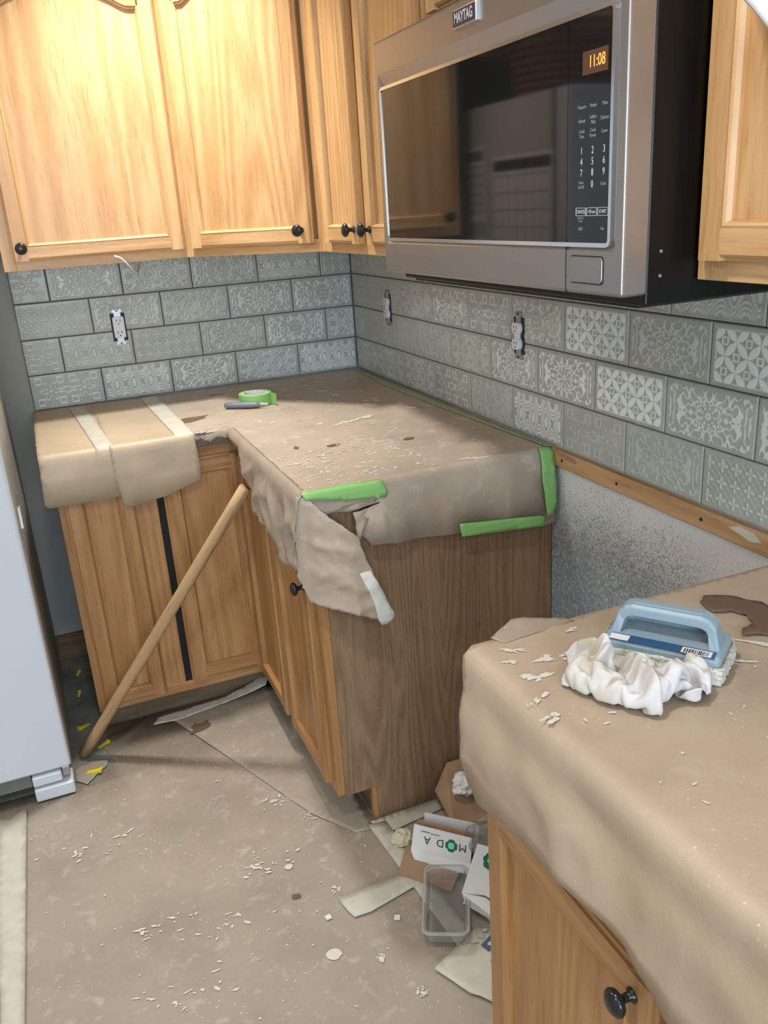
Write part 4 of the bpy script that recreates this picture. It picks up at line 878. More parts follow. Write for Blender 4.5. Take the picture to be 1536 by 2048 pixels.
# rag heap: 46 x 46 grid of cloth points, in steps of 0.2 mm
RAG_X = [
[-269,-274,-291,-281,-267,-245,-226,-186,-152,-112,-83,-46,-26,-8,35,78,118,148,167,203,204,227,269,297,336,351,359,333,309,283,250,213,177,142,142,117,92,68,50,33,17,5,10,38,39,44],
[-300,-284,-280,-259,-242,-220,-210,-188,-153,-116,-84,-59,-27,1,26,65,101,133,152,187,219,232,264,307,341,370,372,355,317,280,244,201,163,156,152,148,121,99,84,67,51,40,33,39,65,69],
[-324,-305,-281,-251,-222,-197,-189,-182,-139,-124,-92,-76,-43,-4,26,46,84,117,143,167,203,242,264,302,340,371,352,351,307,268,234,194,173,179,187,177,153,132,115,100,84,75,65,69,85,104],
[-341,-331,-308,-271,-236,-213,-207,-176,-148,-118,-114,-77,-59,-23,15,34,64,94,117,151,189,222,253,290,322,360,350,325,307,266,233,210,209,213,212,201,180,167,149,133,116,105,94,100,110,118],
[-366,-354,-326,-289,-253,-243,-230,-203,-167,-141,-116,-99,-69,-34,-6,15,49,71,92,129,166,199,235,275,312,350,342,325,295,254,236,232,244,242,231,224,203,202,176,164,151,136,129,128,133,143],
[-389,-352,-335,-299,-274,-249,-229,-218,-179,-160,-128,-103,-83,-45,-33,-2,38,57,72,108,145,183,224,257,295,335,341,307,279,267,263,261,276,267,261,251,236,227,203,196,176,168,164,163,166,169],
[-373,-360,-325,-309,-296,-273,-259,-227,-192,-164,-147,-123,-99,-69,-39,-3,30,40,53,93,134,178,212,241,276,315,326,295,262,265,285,297,300,300,287,274,263,248,238,219,206,200,200,200,201,206],
[-374,-344,-326,-331,-317,-300,-280,-243,-216,-190,-171,-148,-123,-89,-53,-15,1,26,39,83,125,168,210,233,262,293,309,290,254,273,309,328,334,330,313,304,292,273,252,248,227,235,231,237,237,244],
[-393,-365,-354,-345,-323,-316,-285,-269,-243,-221,-194,-172,-144,-111,-73,-35,-23,17,31,72,111,153,194,218,248,275,300,278,247,275,317,352,366,363,337,332,304,295,288,267,250,257,260,260,270,280],
[-397,-394,-367,-359,-339,-320,-313,-292,-268,-228,-222,-200,-170,-132,-93,-55,-15,6,26,65,98,140,178,206,234,261,285,259,244,282,312,351,387,366,351,354,336,328,311,295,277,282,286,278,302,312],
[-430,-406,-396,-382,-362,-345,-337,-305,-270,-254,-241,-221,-184,-149,-110,-72,-32,-8,18,57,91,125,161,187,214,246,265,235,245,288,312,357,391,371,385,383,369,353,341,312,304,309,312,313,326,343],
[-432,-436,-414,-394,-383,-371,-354,-319,-295,-278,-268,-235,-194,-156,-119,-77,-44,-6,9,47,86,112,149,175,199,231,251,218,249,284,309,355,396,394,406,405,380,351,333,335,335,345,342,343,353,366],
[-441,-425,-434,-420,-410,-403,-374,-339,-319,-292,-273,-242,-198,-156,-116,-83,-43,-13,25,46,74,101,136,165,184,218,235,204,233,270,305,345,385,412,434,424,389,358,352,368,372,373,375,378,384,391],
[-454,-443,-449,-456,-441,-415,-393,-357,-324,-288,-269,-245,-201,-159,-116,-88,-50,-9,16,46,80,91,118,149,171,204,220,197,236,267,301,332,373,417,452,441,407,370,366,390,399,409,409,415,404,417],
[-466,-464,-473,-474,-458,-429,-403,-359,-323,-287,-257,-251,-211,-166,-123,-83,-53,-20,15,43,74,100,104,131,154,189,199,197,239,280,313,342,373,417,458,454,424,389,388,409,424,440,433,443,428,405],
[-467,-478,-484,-503,-478,-443,-402,-358,-321,-293,-265,-260,-217,-178,-138,-96,-55,-26,-1,32,62,98,102,108,142,164,181,202,238,281,319,353,373,419,463,472,442,413,400,426,455,471,463,469,451,417],
[-483,-489,-510,-520,-484,-444,-400,-364,-332,-297,-276,-265,-225,-180,-151,-108,-68,-27,10,26,64,79,109,104,135,150,166,205,239,269,304,346,372,416,460,478,466,437,412,441,476,472,490,499,473,440],
[-516,-511,-518,-520,-486,-444,-406,-374,-336,-296,-274,-272,-231,-186,-161,-120,-81,-40,1,28,51,74,92,110,129,166,164,201,240,259,295,332,370,414,458,493,483,452,434,462,495,506,505,520,494,464],
[-550,-539,-507,-506,-487,-442,-405,-378,-337,-295,-274,-278,-240,-198,-161,-131,-97,-56,-14,19,47,66,71,96,122,158,168,205,235,260,292,325,367,412,456,499,508,478,464,485,520,537,519,533,511,486],
[-564,-562,-530,-499,-482,-441,-400,-379,-338,-298,-272,-267,-232,-204,-168,-139,-99,-64,-27,-3,25,53,88,102,122,149,167,200,226,264,293,334,372,410,454,498,531,503,486,510,542,564,557,548,533,519],
[-573,-559,-528,-498,-465,-438,-396,-375,-337,-297,-265,-257,-226,-216,-179,-139,-107,-73,-40,-10,20,50,74,109,131,158,178,193,229,267,302,329,370,411,452,494,528,526,490,520,555,588,579,577,570,555],
[-575,-549,-507,-480,-443,-422,-395,-359,-336,-296,-259,-246,-218,-222,-190,-152,-116,-78,-44,-13,18,44,72,101,133,158,190,211,229,272,307,329,367,410,450,482,519,535,503,528,565,579,600,611,595,591],
[-569,-539,-497,-461,-426,-400,-390,-354,-338,-295,-262,-238,-208,-219,-201,-163,-122,-80,-52,-23,16,31,65,104,133,158,188,223,232,260,298,335,367,405,437,476,515,529,518,546,569,599,615,634,617,626],
[-559,-529,-490,-448,-410,-380,-378,-357,-326,-291,-258,-233,-199,-209,-207,-165,-130,-92,-73,-36,4,35,53,85,128,159,188,211,236,259,298,335,369,403,426,469,505,509,535,562,583,603,635,622,633,652],
[-556,-521,-484,-439,-397,-363,-349,-338,-304,-280,-244,-226,-191,-200,-205,-168,-132,-91,-73,-39,-11,28,66,83,124,146,177,213,235,251,292,334,362,401,428,455,485,507,530,559,587,621,625,615,647,666],
[-546,-515,-479,-433,-388,-353,-325,-310,-292,-274,-235,-219,-184,-196,-197,-157,-135,-107,-66,-36,-13,20,59,87,112,128,167,207,225,257,290,320,361,404,431,446,485,501,529,564,600,614,604,621,659,673],
[-545,-506,-472,-432,-389,-349,-329,-302,-281,-253,-233,-213,-178,-189,-177,-149,-120,-109,-81,-42,-3,21,49,89,102,121,158,192,213,251,287,325,361,398,410,442,480,498,527,565,599,597,615,635,658,672],
[-550,-513,-469,-437,-392,-351,-327,-293,-281,-253,-237,-207,-171,-179,-155,-155,-137,-120,-92,-55,-15,14,38,77,92,119,146,173,204,245,284,324,364,378,389,425,463,477,519,556,582,599,629,660,669,690],
[-560,-522,-485,-444,-399,-355,-324,-304,-275,-262,-232,-195,-168,-161,-143,-162,-162,-136,-99,-59,-32,-1,25,64,84,116,132,154,192,236,278,319,363,390,384,420,460,465,509,548,576,610,634,657,689,697],
[-569,-526,-489,-450,-407,-363,-325,-314,-281,-248,-216,-195,-171,-140,-152,-176,-189,-153,-111,-76,-43,-20,12,51,76,113,122,143,183,226,271,312,355,390,400,406,440,468,498,542,585,620,639,670,692,693],
[-568,-531,-489,-451,-416,-378,-340,-313,-292,-259,-222,-202,-177,-157,-183,-206,-200,-166,-130,-96,-57,-29,3,39,70,107,111,146,185,226,264,306,339,374,375,396,437,462,497,540,576,609,641,677,687,689],
[-580,-538,-496,-464,-429,-389,-362,-340,-310,-271,-242,-232,-207,-179,-198,-232,-217,-183,-142,-106,-74,-33,-5,30,61,96,121,151,185,225,266,299,331,348,369,409,437,462,494,530,561,606,645,683,690,685],
[-588,-550,-512,-479,-440,-402,-388,-361,-319,-274,-266,-262,-234,-210,-217,-245,-234,-194,-153,-117,-84,-44,-8,20,49,83,119,151,192,234,272,292,314,343,383,411,433,463,494,518,560,599,642,684,690,680],
[-590,-556,-527,-487,-445,-406,-391,-364,-323,-286,-296,-288,-254,-242,-231,-259,-241,-200,-162,-129,-97,-59,-24,11,47,84,122,156,194,233,275,315,329,359,397,406,438,457,484,522,554,594,636,679,688,674],
[-603,-569,-527,-490,-447,-414,-385,-376,-335,-322,-325,-303,-279,-271,-251,-247,-239,-197,-176,-143,-115,-76,-35,1,47,83,123,159,201,234,277,319,348,378,403,405,433,463,486,522,555,589,632,663,682,667],
[-614,-581,-537,-495,-457,-426,-415,-385,-356,-352,-338,-327,-294,-296,-285,-268,-236,-203,-171,-146,-115,-82,-47,-5,40,84,118,155,197,239,268,303,341,383,392,410,427,457,488,519,551,591,627,657,674,659],
[-623,-578,-534,-494,-473,-455,-435,-393,-363,-361,-366,-348,-311,-313,-307,-272,-255,-215,-190,-153,-121,-80,-40,-9,32,78,122,150,193,235,259,300,344,372,374,415,439,443,476,515,554,580,620,653,661,652],
[-622,-583,-541,-516,-498,-479,-442,-400,-384,-388,-387,-364,-328,-328,-315,-283,-267,-230,-200,-165,-132,-92,-55,-14,27,70,115,157,190,229,262,300,336,345,377,413,437,439,471,510,545,578,601,638,664,650],
[-630,-591,-552,-531,-520,-486,-448,-411,-403,-412,-413,-380,-352,-346,-326,-285,-257,-234,-202,-167,-132,-99,-64,-25,21,63,105,147,186,227,255,297,308,336,377,405,422,441,465,500,529,564,599,612,646,659],
[-643,-611,-570,-545,-533,-496,-453,-428,-435,-446,-431,-393,-354,-343,-335,-299,-261,-236,-205,-170,-135,-98,-66,-31,11,53,94,139,183,218,251,277,297,338,380,402,436,449,485,520,538,560,582,592,620,634],
[-667,-626,-589,-560,-543,-502,-460,-457,-467,-474,-441,-403,-360,-327,-325,-294,-274,-236,-203,-168,-136,-100,-61,-33,5,46,90,135,180,221,254,271,298,342,386,408,446,472,505,537,558,560,554,576,592,603],
[-668,-641,-608,-574,-550,-510,-479,-484,-498,-482,-447,-404,-364,-321,-310,-285,-274,-244,-204,-168,-136,-106,-65,-26,7,51,92,135,171,210,249,265,303,349,389,420,448,490,524,557,553,542,527,546,556,568],
[-639,-639,-629,-596,-557,-517,-498,-512,-506,-469,-439,-410,-369,-328,-301,-280,-269,-246,-205,-169,-134,-99,-71,-34,7,51,96,142,164,205,230,269,309,355,397,433,461,503,541,566,552,523,505,509,521,535],
[-661,-628,-627,-609,-568,-526,-518,-522,-501,-473,-436,-405,-377,-346,-315,-276,-244,-238,-201,-169,-130,-93,-57,-25,13,56,99,128,168,210,225,270,315,361,404,441,475,516,556,573,556,524,500,474,491,508],
[-684,-653,-623,-613,-571,-531,-506,-508,-490,-455,-436,-409,-373,-341,-306,-272,-236,-219,-207,-164,-128,-88,-50,-10,27,69,103,115,156,199,234,276,320,365,407,447,489,531,558,565,549,523,489,469,460,482],
[-700,-678,-644,-604,-571,-529,-497,-475,-464,-471,-436,-421,-383,-341,-308,-274,-235,-198,-200,-172,-129,-84,-42,1,32,68,80,118,154,197,237,282,328,373,418,462,504,545,571,569,536,515,495,465,453,450]]
RAG_Y = [
[-94,-130,-170,-191,-220,-258,-296,-302,-282,-268,-297,-318,-338,-364,-373,-388,-409,-431,-461,-488,-523,-550,-546,-562,-552,-524,-504,-480,-440,-407,-387,-370,-358,-339,-305,-329,-338,-304,-261,-219,-176,-131,-87,-55,-16,24],
[-99,-137,-156,-181,-207,-242,-286,-320,-310,-295,-315,-345,-365,-387,-407,-417,-439,-457,-486,-506,-530,-564,-583,-587,-578,-548,-509,-467,-451,-436,-417,-405,-389,-360,-324,-331,-326,-288,-247,-206,-166,-125,-81,-42,-21,21],
[-123,-152,-184,-171,-200,-236,-280,-315,-313,-321,-341,-363,-390,-410,-427,-442,-466,-481,-512,-528,-556,-578,-608,-608,-587,-557,-517,-476,-472,-464,-452,-439,-413,-374,-335,-334,-305,-270,-234,-198,-157,-120,-86,-42,-7,23],
[-151,-171,-178,-194,-219,-251,-284,-308,-335,-345,-364,-389,-417,-439,-454,-469,-482,-511,-530,-555,-579,-602,-619,-603,-573,-559,-523,-500,-505,-498,-476,-451,-416,-379,-343,-314,-291,-256,-222,-187,-156,-119,-82,-43,0,39],
[-179,-188,-202,-213,-231,-266,-308,-337,-350,-369,-386,-415,-444,-462,-483,-488,-505,-538,-559,-583,-604,-613,-608,-594,-571,-549,-515,-528,-533,-524,-485,-443,-416,-373,-345,-315,-286,-248,-218,-181,-147,-119,-81,-39,5,46],
[-201,-216,-233,-244,-253,-283,-318,-354,-358,-385,-412,-440,-462,-474,-498,-514,-526,-550,-584,-602,-598,-587,-574,-566,-550,-530,-517,-528,-538,-522,-479,-450,-412,-379,-345,-309,-279,-242,-208,-184,-150,-110,-78,-38,3,42],
[-207,-244,-259,-275,-282,-306,-335,-350,-369,-394,-428,-454,-484,-500,-521,-523,-523,-558,-590,-578,-562,-551,-541,-532,-519,-502,-486,-506,-525,-514,-480,-452,-415,-385,-351,-316,-283,-243,-201,-174,-146,-106,-75,-36,-4,38],
[-218,-246,-286,-301,-313,-332,-347,-357,-392,-421,-442,-475,-500,-527,-548,-554,-527,-553,-570,-556,-541,-523,-506,-496,-484,-472,-462,-477,-489,-490,-477,-451,-414,-385,-348,-318,-280,-244,-207,-166,-132,-104,-71,-39,-4,32],
[-241,-264,-299,-325,-343,-359,-377,-383,-405,-433,-459,-494,-525,-550,-561,-562,-531,-524,-537,-523,-506,-489,-472,-461,-449,-438,-428,-440,-452,-454,-452,-439,-412,-373,-341,-304,-287,-245,-205,-172,-134,-99,-77,-46,-6,21],
[-272,-281,-309,-344,-366,-386,-402,-414,-432,-439,-477,-515,-546,-556,-560,-553,-537,-499,-503,-490,-472,-455,-438,-425,-413,-402,-393,-410,-416,-422,-422,-406,-396,-368,-333,-314,-286,-243,-210,-168,-131,-102,-91,-56,-19,1],
[-264,-300,-326,-359,-390,-403,-425,-446,-449,-462,-494,-520,-532,-544,-540,-523,-507,-486,-470,-454,-440,-419,-405,-393,-382,-367,-361,-382,-380,-384,-391,-386,-375,-346,-332,-318,-276,-243,-200,-172,-143,-120,-95,-58,-42,-3],
[-266,-305,-339,-375,-417,-414,-450,-467,-467,-453,-499,-509,-507,-512,-505,-491,-473,-456,-439,-428,-411,-386,-368,-358,-348,-331,-329,-350,-350,-349,-355,-353,-344,-319,-316,-306,-269,-237,-201,-172,-149,-131,-101,-73,-53,-20],
[-281,-317,-357,-387,-405,-429,-452,-455,-454,-457,-487,-479,-473,-475,-479,-458,-446,-425,-410,-399,-383,-357,-334,-324,-316,-297,-295,-319,-327,-317,-320,-323,-314,-295,-314,-281,-261,-230,-202,-179,-151,-148,-104,-81,-45,-24],
[-297,-316,-357,-396,-403,-424,-445,-426,-433,-451,-453,-469,-457,-454,-452,-429,-412,-402,-374,-364,-353,-329,-304,-290,-283,-263,-265,-290,-299,-288,-287,-303,-294,-298,-294,-257,-237,-218,-188,-196,-172,-150,-112,-82,-52,-51],
[-284,-327,-352,-390,-416,-403,-422,-419,-408,-416,-420,-443,-442,-434,-420,-408,-384,-377,-362,-336,-320,-302,-281,-257,-254,-230,-238,-258,-263,-265,-259,-272,-280,-275,-269,-236,-219,-196,-197,-202,-192,-156,-118,-81,-67,-80],
[-295,-322,-352,-379,-398,-380,-390,-395,-385,-387,-390,-410,-406,-398,-389,-375,-359,-342,-327,-315,-292,-271,-249,-229,-220,-214,-210,-222,-227,-229,-235,-239,-244,-242,-238,-218,-188,-168,-167,-186,-197,-164,-124,-93,-85,-114],
[-322,-319,-339,-357,-366,-370,-366,-361,-354,-351,-362,-374,-370,-363,-355,-341,-329,-311,-303,-284,-266,-242,-216,-196,-186,-189,-189,-184,-191,-210,-218,-205,-206,-205,-202,-192,-160,-145,-138,-163,-186,-158,-127,-97,-113,-143],
[-333,-302,-319,-322,-329,-332,-330,-324,-320,-315,-329,-337,-333,-325,-319,-306,-296,-284,-278,-258,-234,-214,-190,-165,-166,-162,-152,-155,-165,-186,-190,-174,-168,-167,-164,-162,-144,-119,-109,-135,-162,-169,-139,-127,-141,-169],
[-323,-299,-290,-295,-292,-294,-293,-288,-287,-287,-293,-301,-306,-293,-284,-273,-275,-270,-257,-233,-208,-187,-164,-157,-138,-129,-117,-126,-138,-152,-157,-142,-132,-129,-126,-127,-127,-95,-89,-118,-135,-157,-155,-161,-173,-190],
[-287,-283,-264,-261,-256,-256,-257,-251,-255,-257,-260,-265,-273,-268,-249,-250,-242,-234,-221,-208,-187,-159,-140,-127,-119,-104,-90,-96,-115,-115,-128,-125,-111,-97,-90,-90,-99,-75,-85,-100,-113,-134,-148,-178,-200,-197],
[-250,-254,-243,-230,-233,-218,-220,-214,-219,-219,-223,-228,-238,-237,-225,-216,-211,-199,-186,-175,-161,-136,-117,-100,-93,-92,-76,-81,-89,-81,-94,-91,-85,-73,-77,-61,-64,-68,-65,-91,-92,-111,-138,-166,-199,-194],
[-212,-220,-226,-208,-214,-196,-184,-186,-181,-185,-186,-192,-201,-200,-194,-186,-177,-169,-153,-141,-128,-109,-86,-74,-73,-73,-68,-61,-74,-71,-60,-58,-50,-57,-62,-34,-35,-46,-44,-67,-76,-104,-127,-160,-177,-196],
[-175,-183,-195,-190,-188,-178,-151,-151,-148,-153,-152,-155,-164,-163,-162,-152,-143,-140,-124,-109,-94,-79,-62,-45,-54,-54,-49,-43,-45,-45,-40,-32,-15,-29,-44,-23,-7,-19,-21,-39,-52,-78,-107,-137,-153,-183],
[-138,-147,-159,-164,-163,-154,-125,-117,-119,-118,-122,-118,-127,-126,-125,-122,-133,-124,-95,-78,-62,-56,-38,-36,-33,-31,-18,-9,-20,-16,-11,-3,-13,-3,-22,-8,11,0,9,-9,-24,-54,-80,-110,-131,-159],
[-105,-111,-122,-130,-132,-128,-107,-89,-96,-88,-90,-83,-90,-90,-87,-98,-99,-100,-75,-54,-38,-26,-27,-9,-11,0,17,27,16,5,8,24,9,22,2,16,22,24,36,20,1,-23,-57,-84,-104,-127],
[-86,-80,-89,-94,-99,-94,-88,-74,-67,-55,-54,-47,-53,-53,-54,-75,-66,-72,-61,-43,-17,-6,-5,15,16,29,45,59,41,22,33,34,32,35,36,48,49,48,66,55,34,1,-35,-55,-72,-93],
[-50,-54,-62,-67,-62,-58,-52,-44,-38,-32,-18,-11,-16,-15,-22,-48,-43,-39,-31,-20,-6,17,26,37,51,64,59,79,52,43,64,66,69,72,60,77,82,78,97,79,55,18,-8,-25,-46,-59],
[-19,-32,-27,-33,-26,-21,-15,-12,-5,-1,17,26,20,21,3,-20,-29,-6,3,9,26,46,60,71,86,99,84,90,68,68,87,101,105,93,74,100,119,97,110,88,55,21,9,4,-17,-40],
[-9,1,-2,1,10,17,22,23,31,33,43,52,55,48,34,11,-8,22,33,41,59,79,95,106,122,132,112,97,93,99,115,131,139,123,99,97,115,88,90,82,59,40,19,28,7,-5],
[22,27,32,33,34,46,59,58,61,63,63,78,79,71,64,33,17,40,61,74,89,111,130,141,158,165,141,123,125,128,134,153,167,153,125,110,97,85,81,81,82,67,56,47,41,32],
[54,60,69,69,66,77,89,89,82,88,99,92,93,97,72,50,52,70,83,105,122,142,162,171,188,196,169,156,158,155,164,177,168,169,141,115,98,98,105,111,105,91,92,83,77,70],
[86,91,105,97,99,112,109,104,110,123,113,78,102,123,95,71,73,97,116,130,155,169,192,203,212,223,200,184,187,190,189,196,202,183,165,146,117,117,128,137,127,129,129,121,114,108],
[120,121,129,123,133,144,130,128,140,151,119,84,103,128,112,103,102,120,139,158,183,193,208,235,244,241,230,221,219,214,222,227,220,212,198,170,135,145,154,162,163,161,159,158,152,146],
[139,155,152,158,162,176,164,151,163,170,128,99,106,130,141,134,138,149,166,186,210,224,236,259,273,254,257,248,253,248,251,252,251,241,224,186,163,176,179,180,193,195,193,195,190,183],
[164,177,187,194,194,201,197,176,190,181,141,123,115,139,171,158,172,174,191,205,229,249,267,283,290,287,287,275,283,283,282,285,267,264,242,207,199,209,206,207,209,226,226,226,227,221],
[188,208,220,219,223,228,214,212,213,189,162,133,145,155,176,180,185,204,206,234,253,277,300,314,314,317,316,310,318,320,307,303,296,291,260,236,236,237,239,242,241,252,261,263,264,258],
[216,217,228,246,249,247,238,247,240,217,175,161,180,188,198,212,218,235,239,261,279,296,312,336,327,335,346,345,350,354,336,332,333,315,278,272,270,267,273,267,262,288,297,301,300,295],
[239,252,262,274,273,267,275,281,264,230,197,194,211,222,232,244,250,264,269,289,311,324,344,358,363,370,376,375,386,381,371,370,361,328,313,309,308,305,304,296,288,284,317,334,334,333],
[268,284,298,301,297,304,312,312,288,249,218,229,239,253,268,279,281,291,301,319,337,356,374,391,398,397,403,411,417,414,407,405,374,356,350,344,339,343,334,316,290,278,308,345,354,370],
[295,308,330,336,332,340,348,338,301,260,248,263,274,287,299,297,314,326,335,349,368,384,399,414,418,431,435,443,449,448,443,424,401,391,385,379,371,375,359,339,320,301,310,350,380,397],
[314,334,360,370,368,377,383,353,313,281,283,297,307,317,333,330,341,356,367,374,393,414,428,438,450,462,469,470,472,484,476,453,436,427,422,416,407,399,387,368,346,327,326,360,396,420],
[342,360,385,403,404,414,404,365,330,311,318,329,341,350,365,364,375,384,387,401,420,441,456,470,477,480,493,502,502,508,505,482,472,464,454,450,440,426,419,398,373,351,347,368,407,432],
[348,378,403,424,435,447,422,384,353,339,340,361,375,386,397,400,409,416,420,432,448,460,482,503,513,515,514,515,535,529,523,514,504,498,488,480,475,462,451,423,392,365,365,376,417,448],
[364,394,427,453,470,471,441,403,377,350,366,386,411,411,427,437,423,448,454,464,476,484,478,503,524,536,529,546,563,565,555,548,541,534,525,516,510,496,479,443,414,401,394,388,430,469],
[387,418,449,474,477,481,450,416,386,369,391,413,431,439,450,459,456,464,490,491,507,513,508,496,494,507,531,566,585,599,589,583,574,567,558,551,542,527,500,461,439,434,420,413,445,477],
[409,445,476,491,467,468,466,430,410,382,403,436,455,468,473,482,484,482,511,523,536,545,543,529,502,496,540,560,585,600,621,619,612,603,593,579,563,547,515,478,469,463,447,430,456,479]]
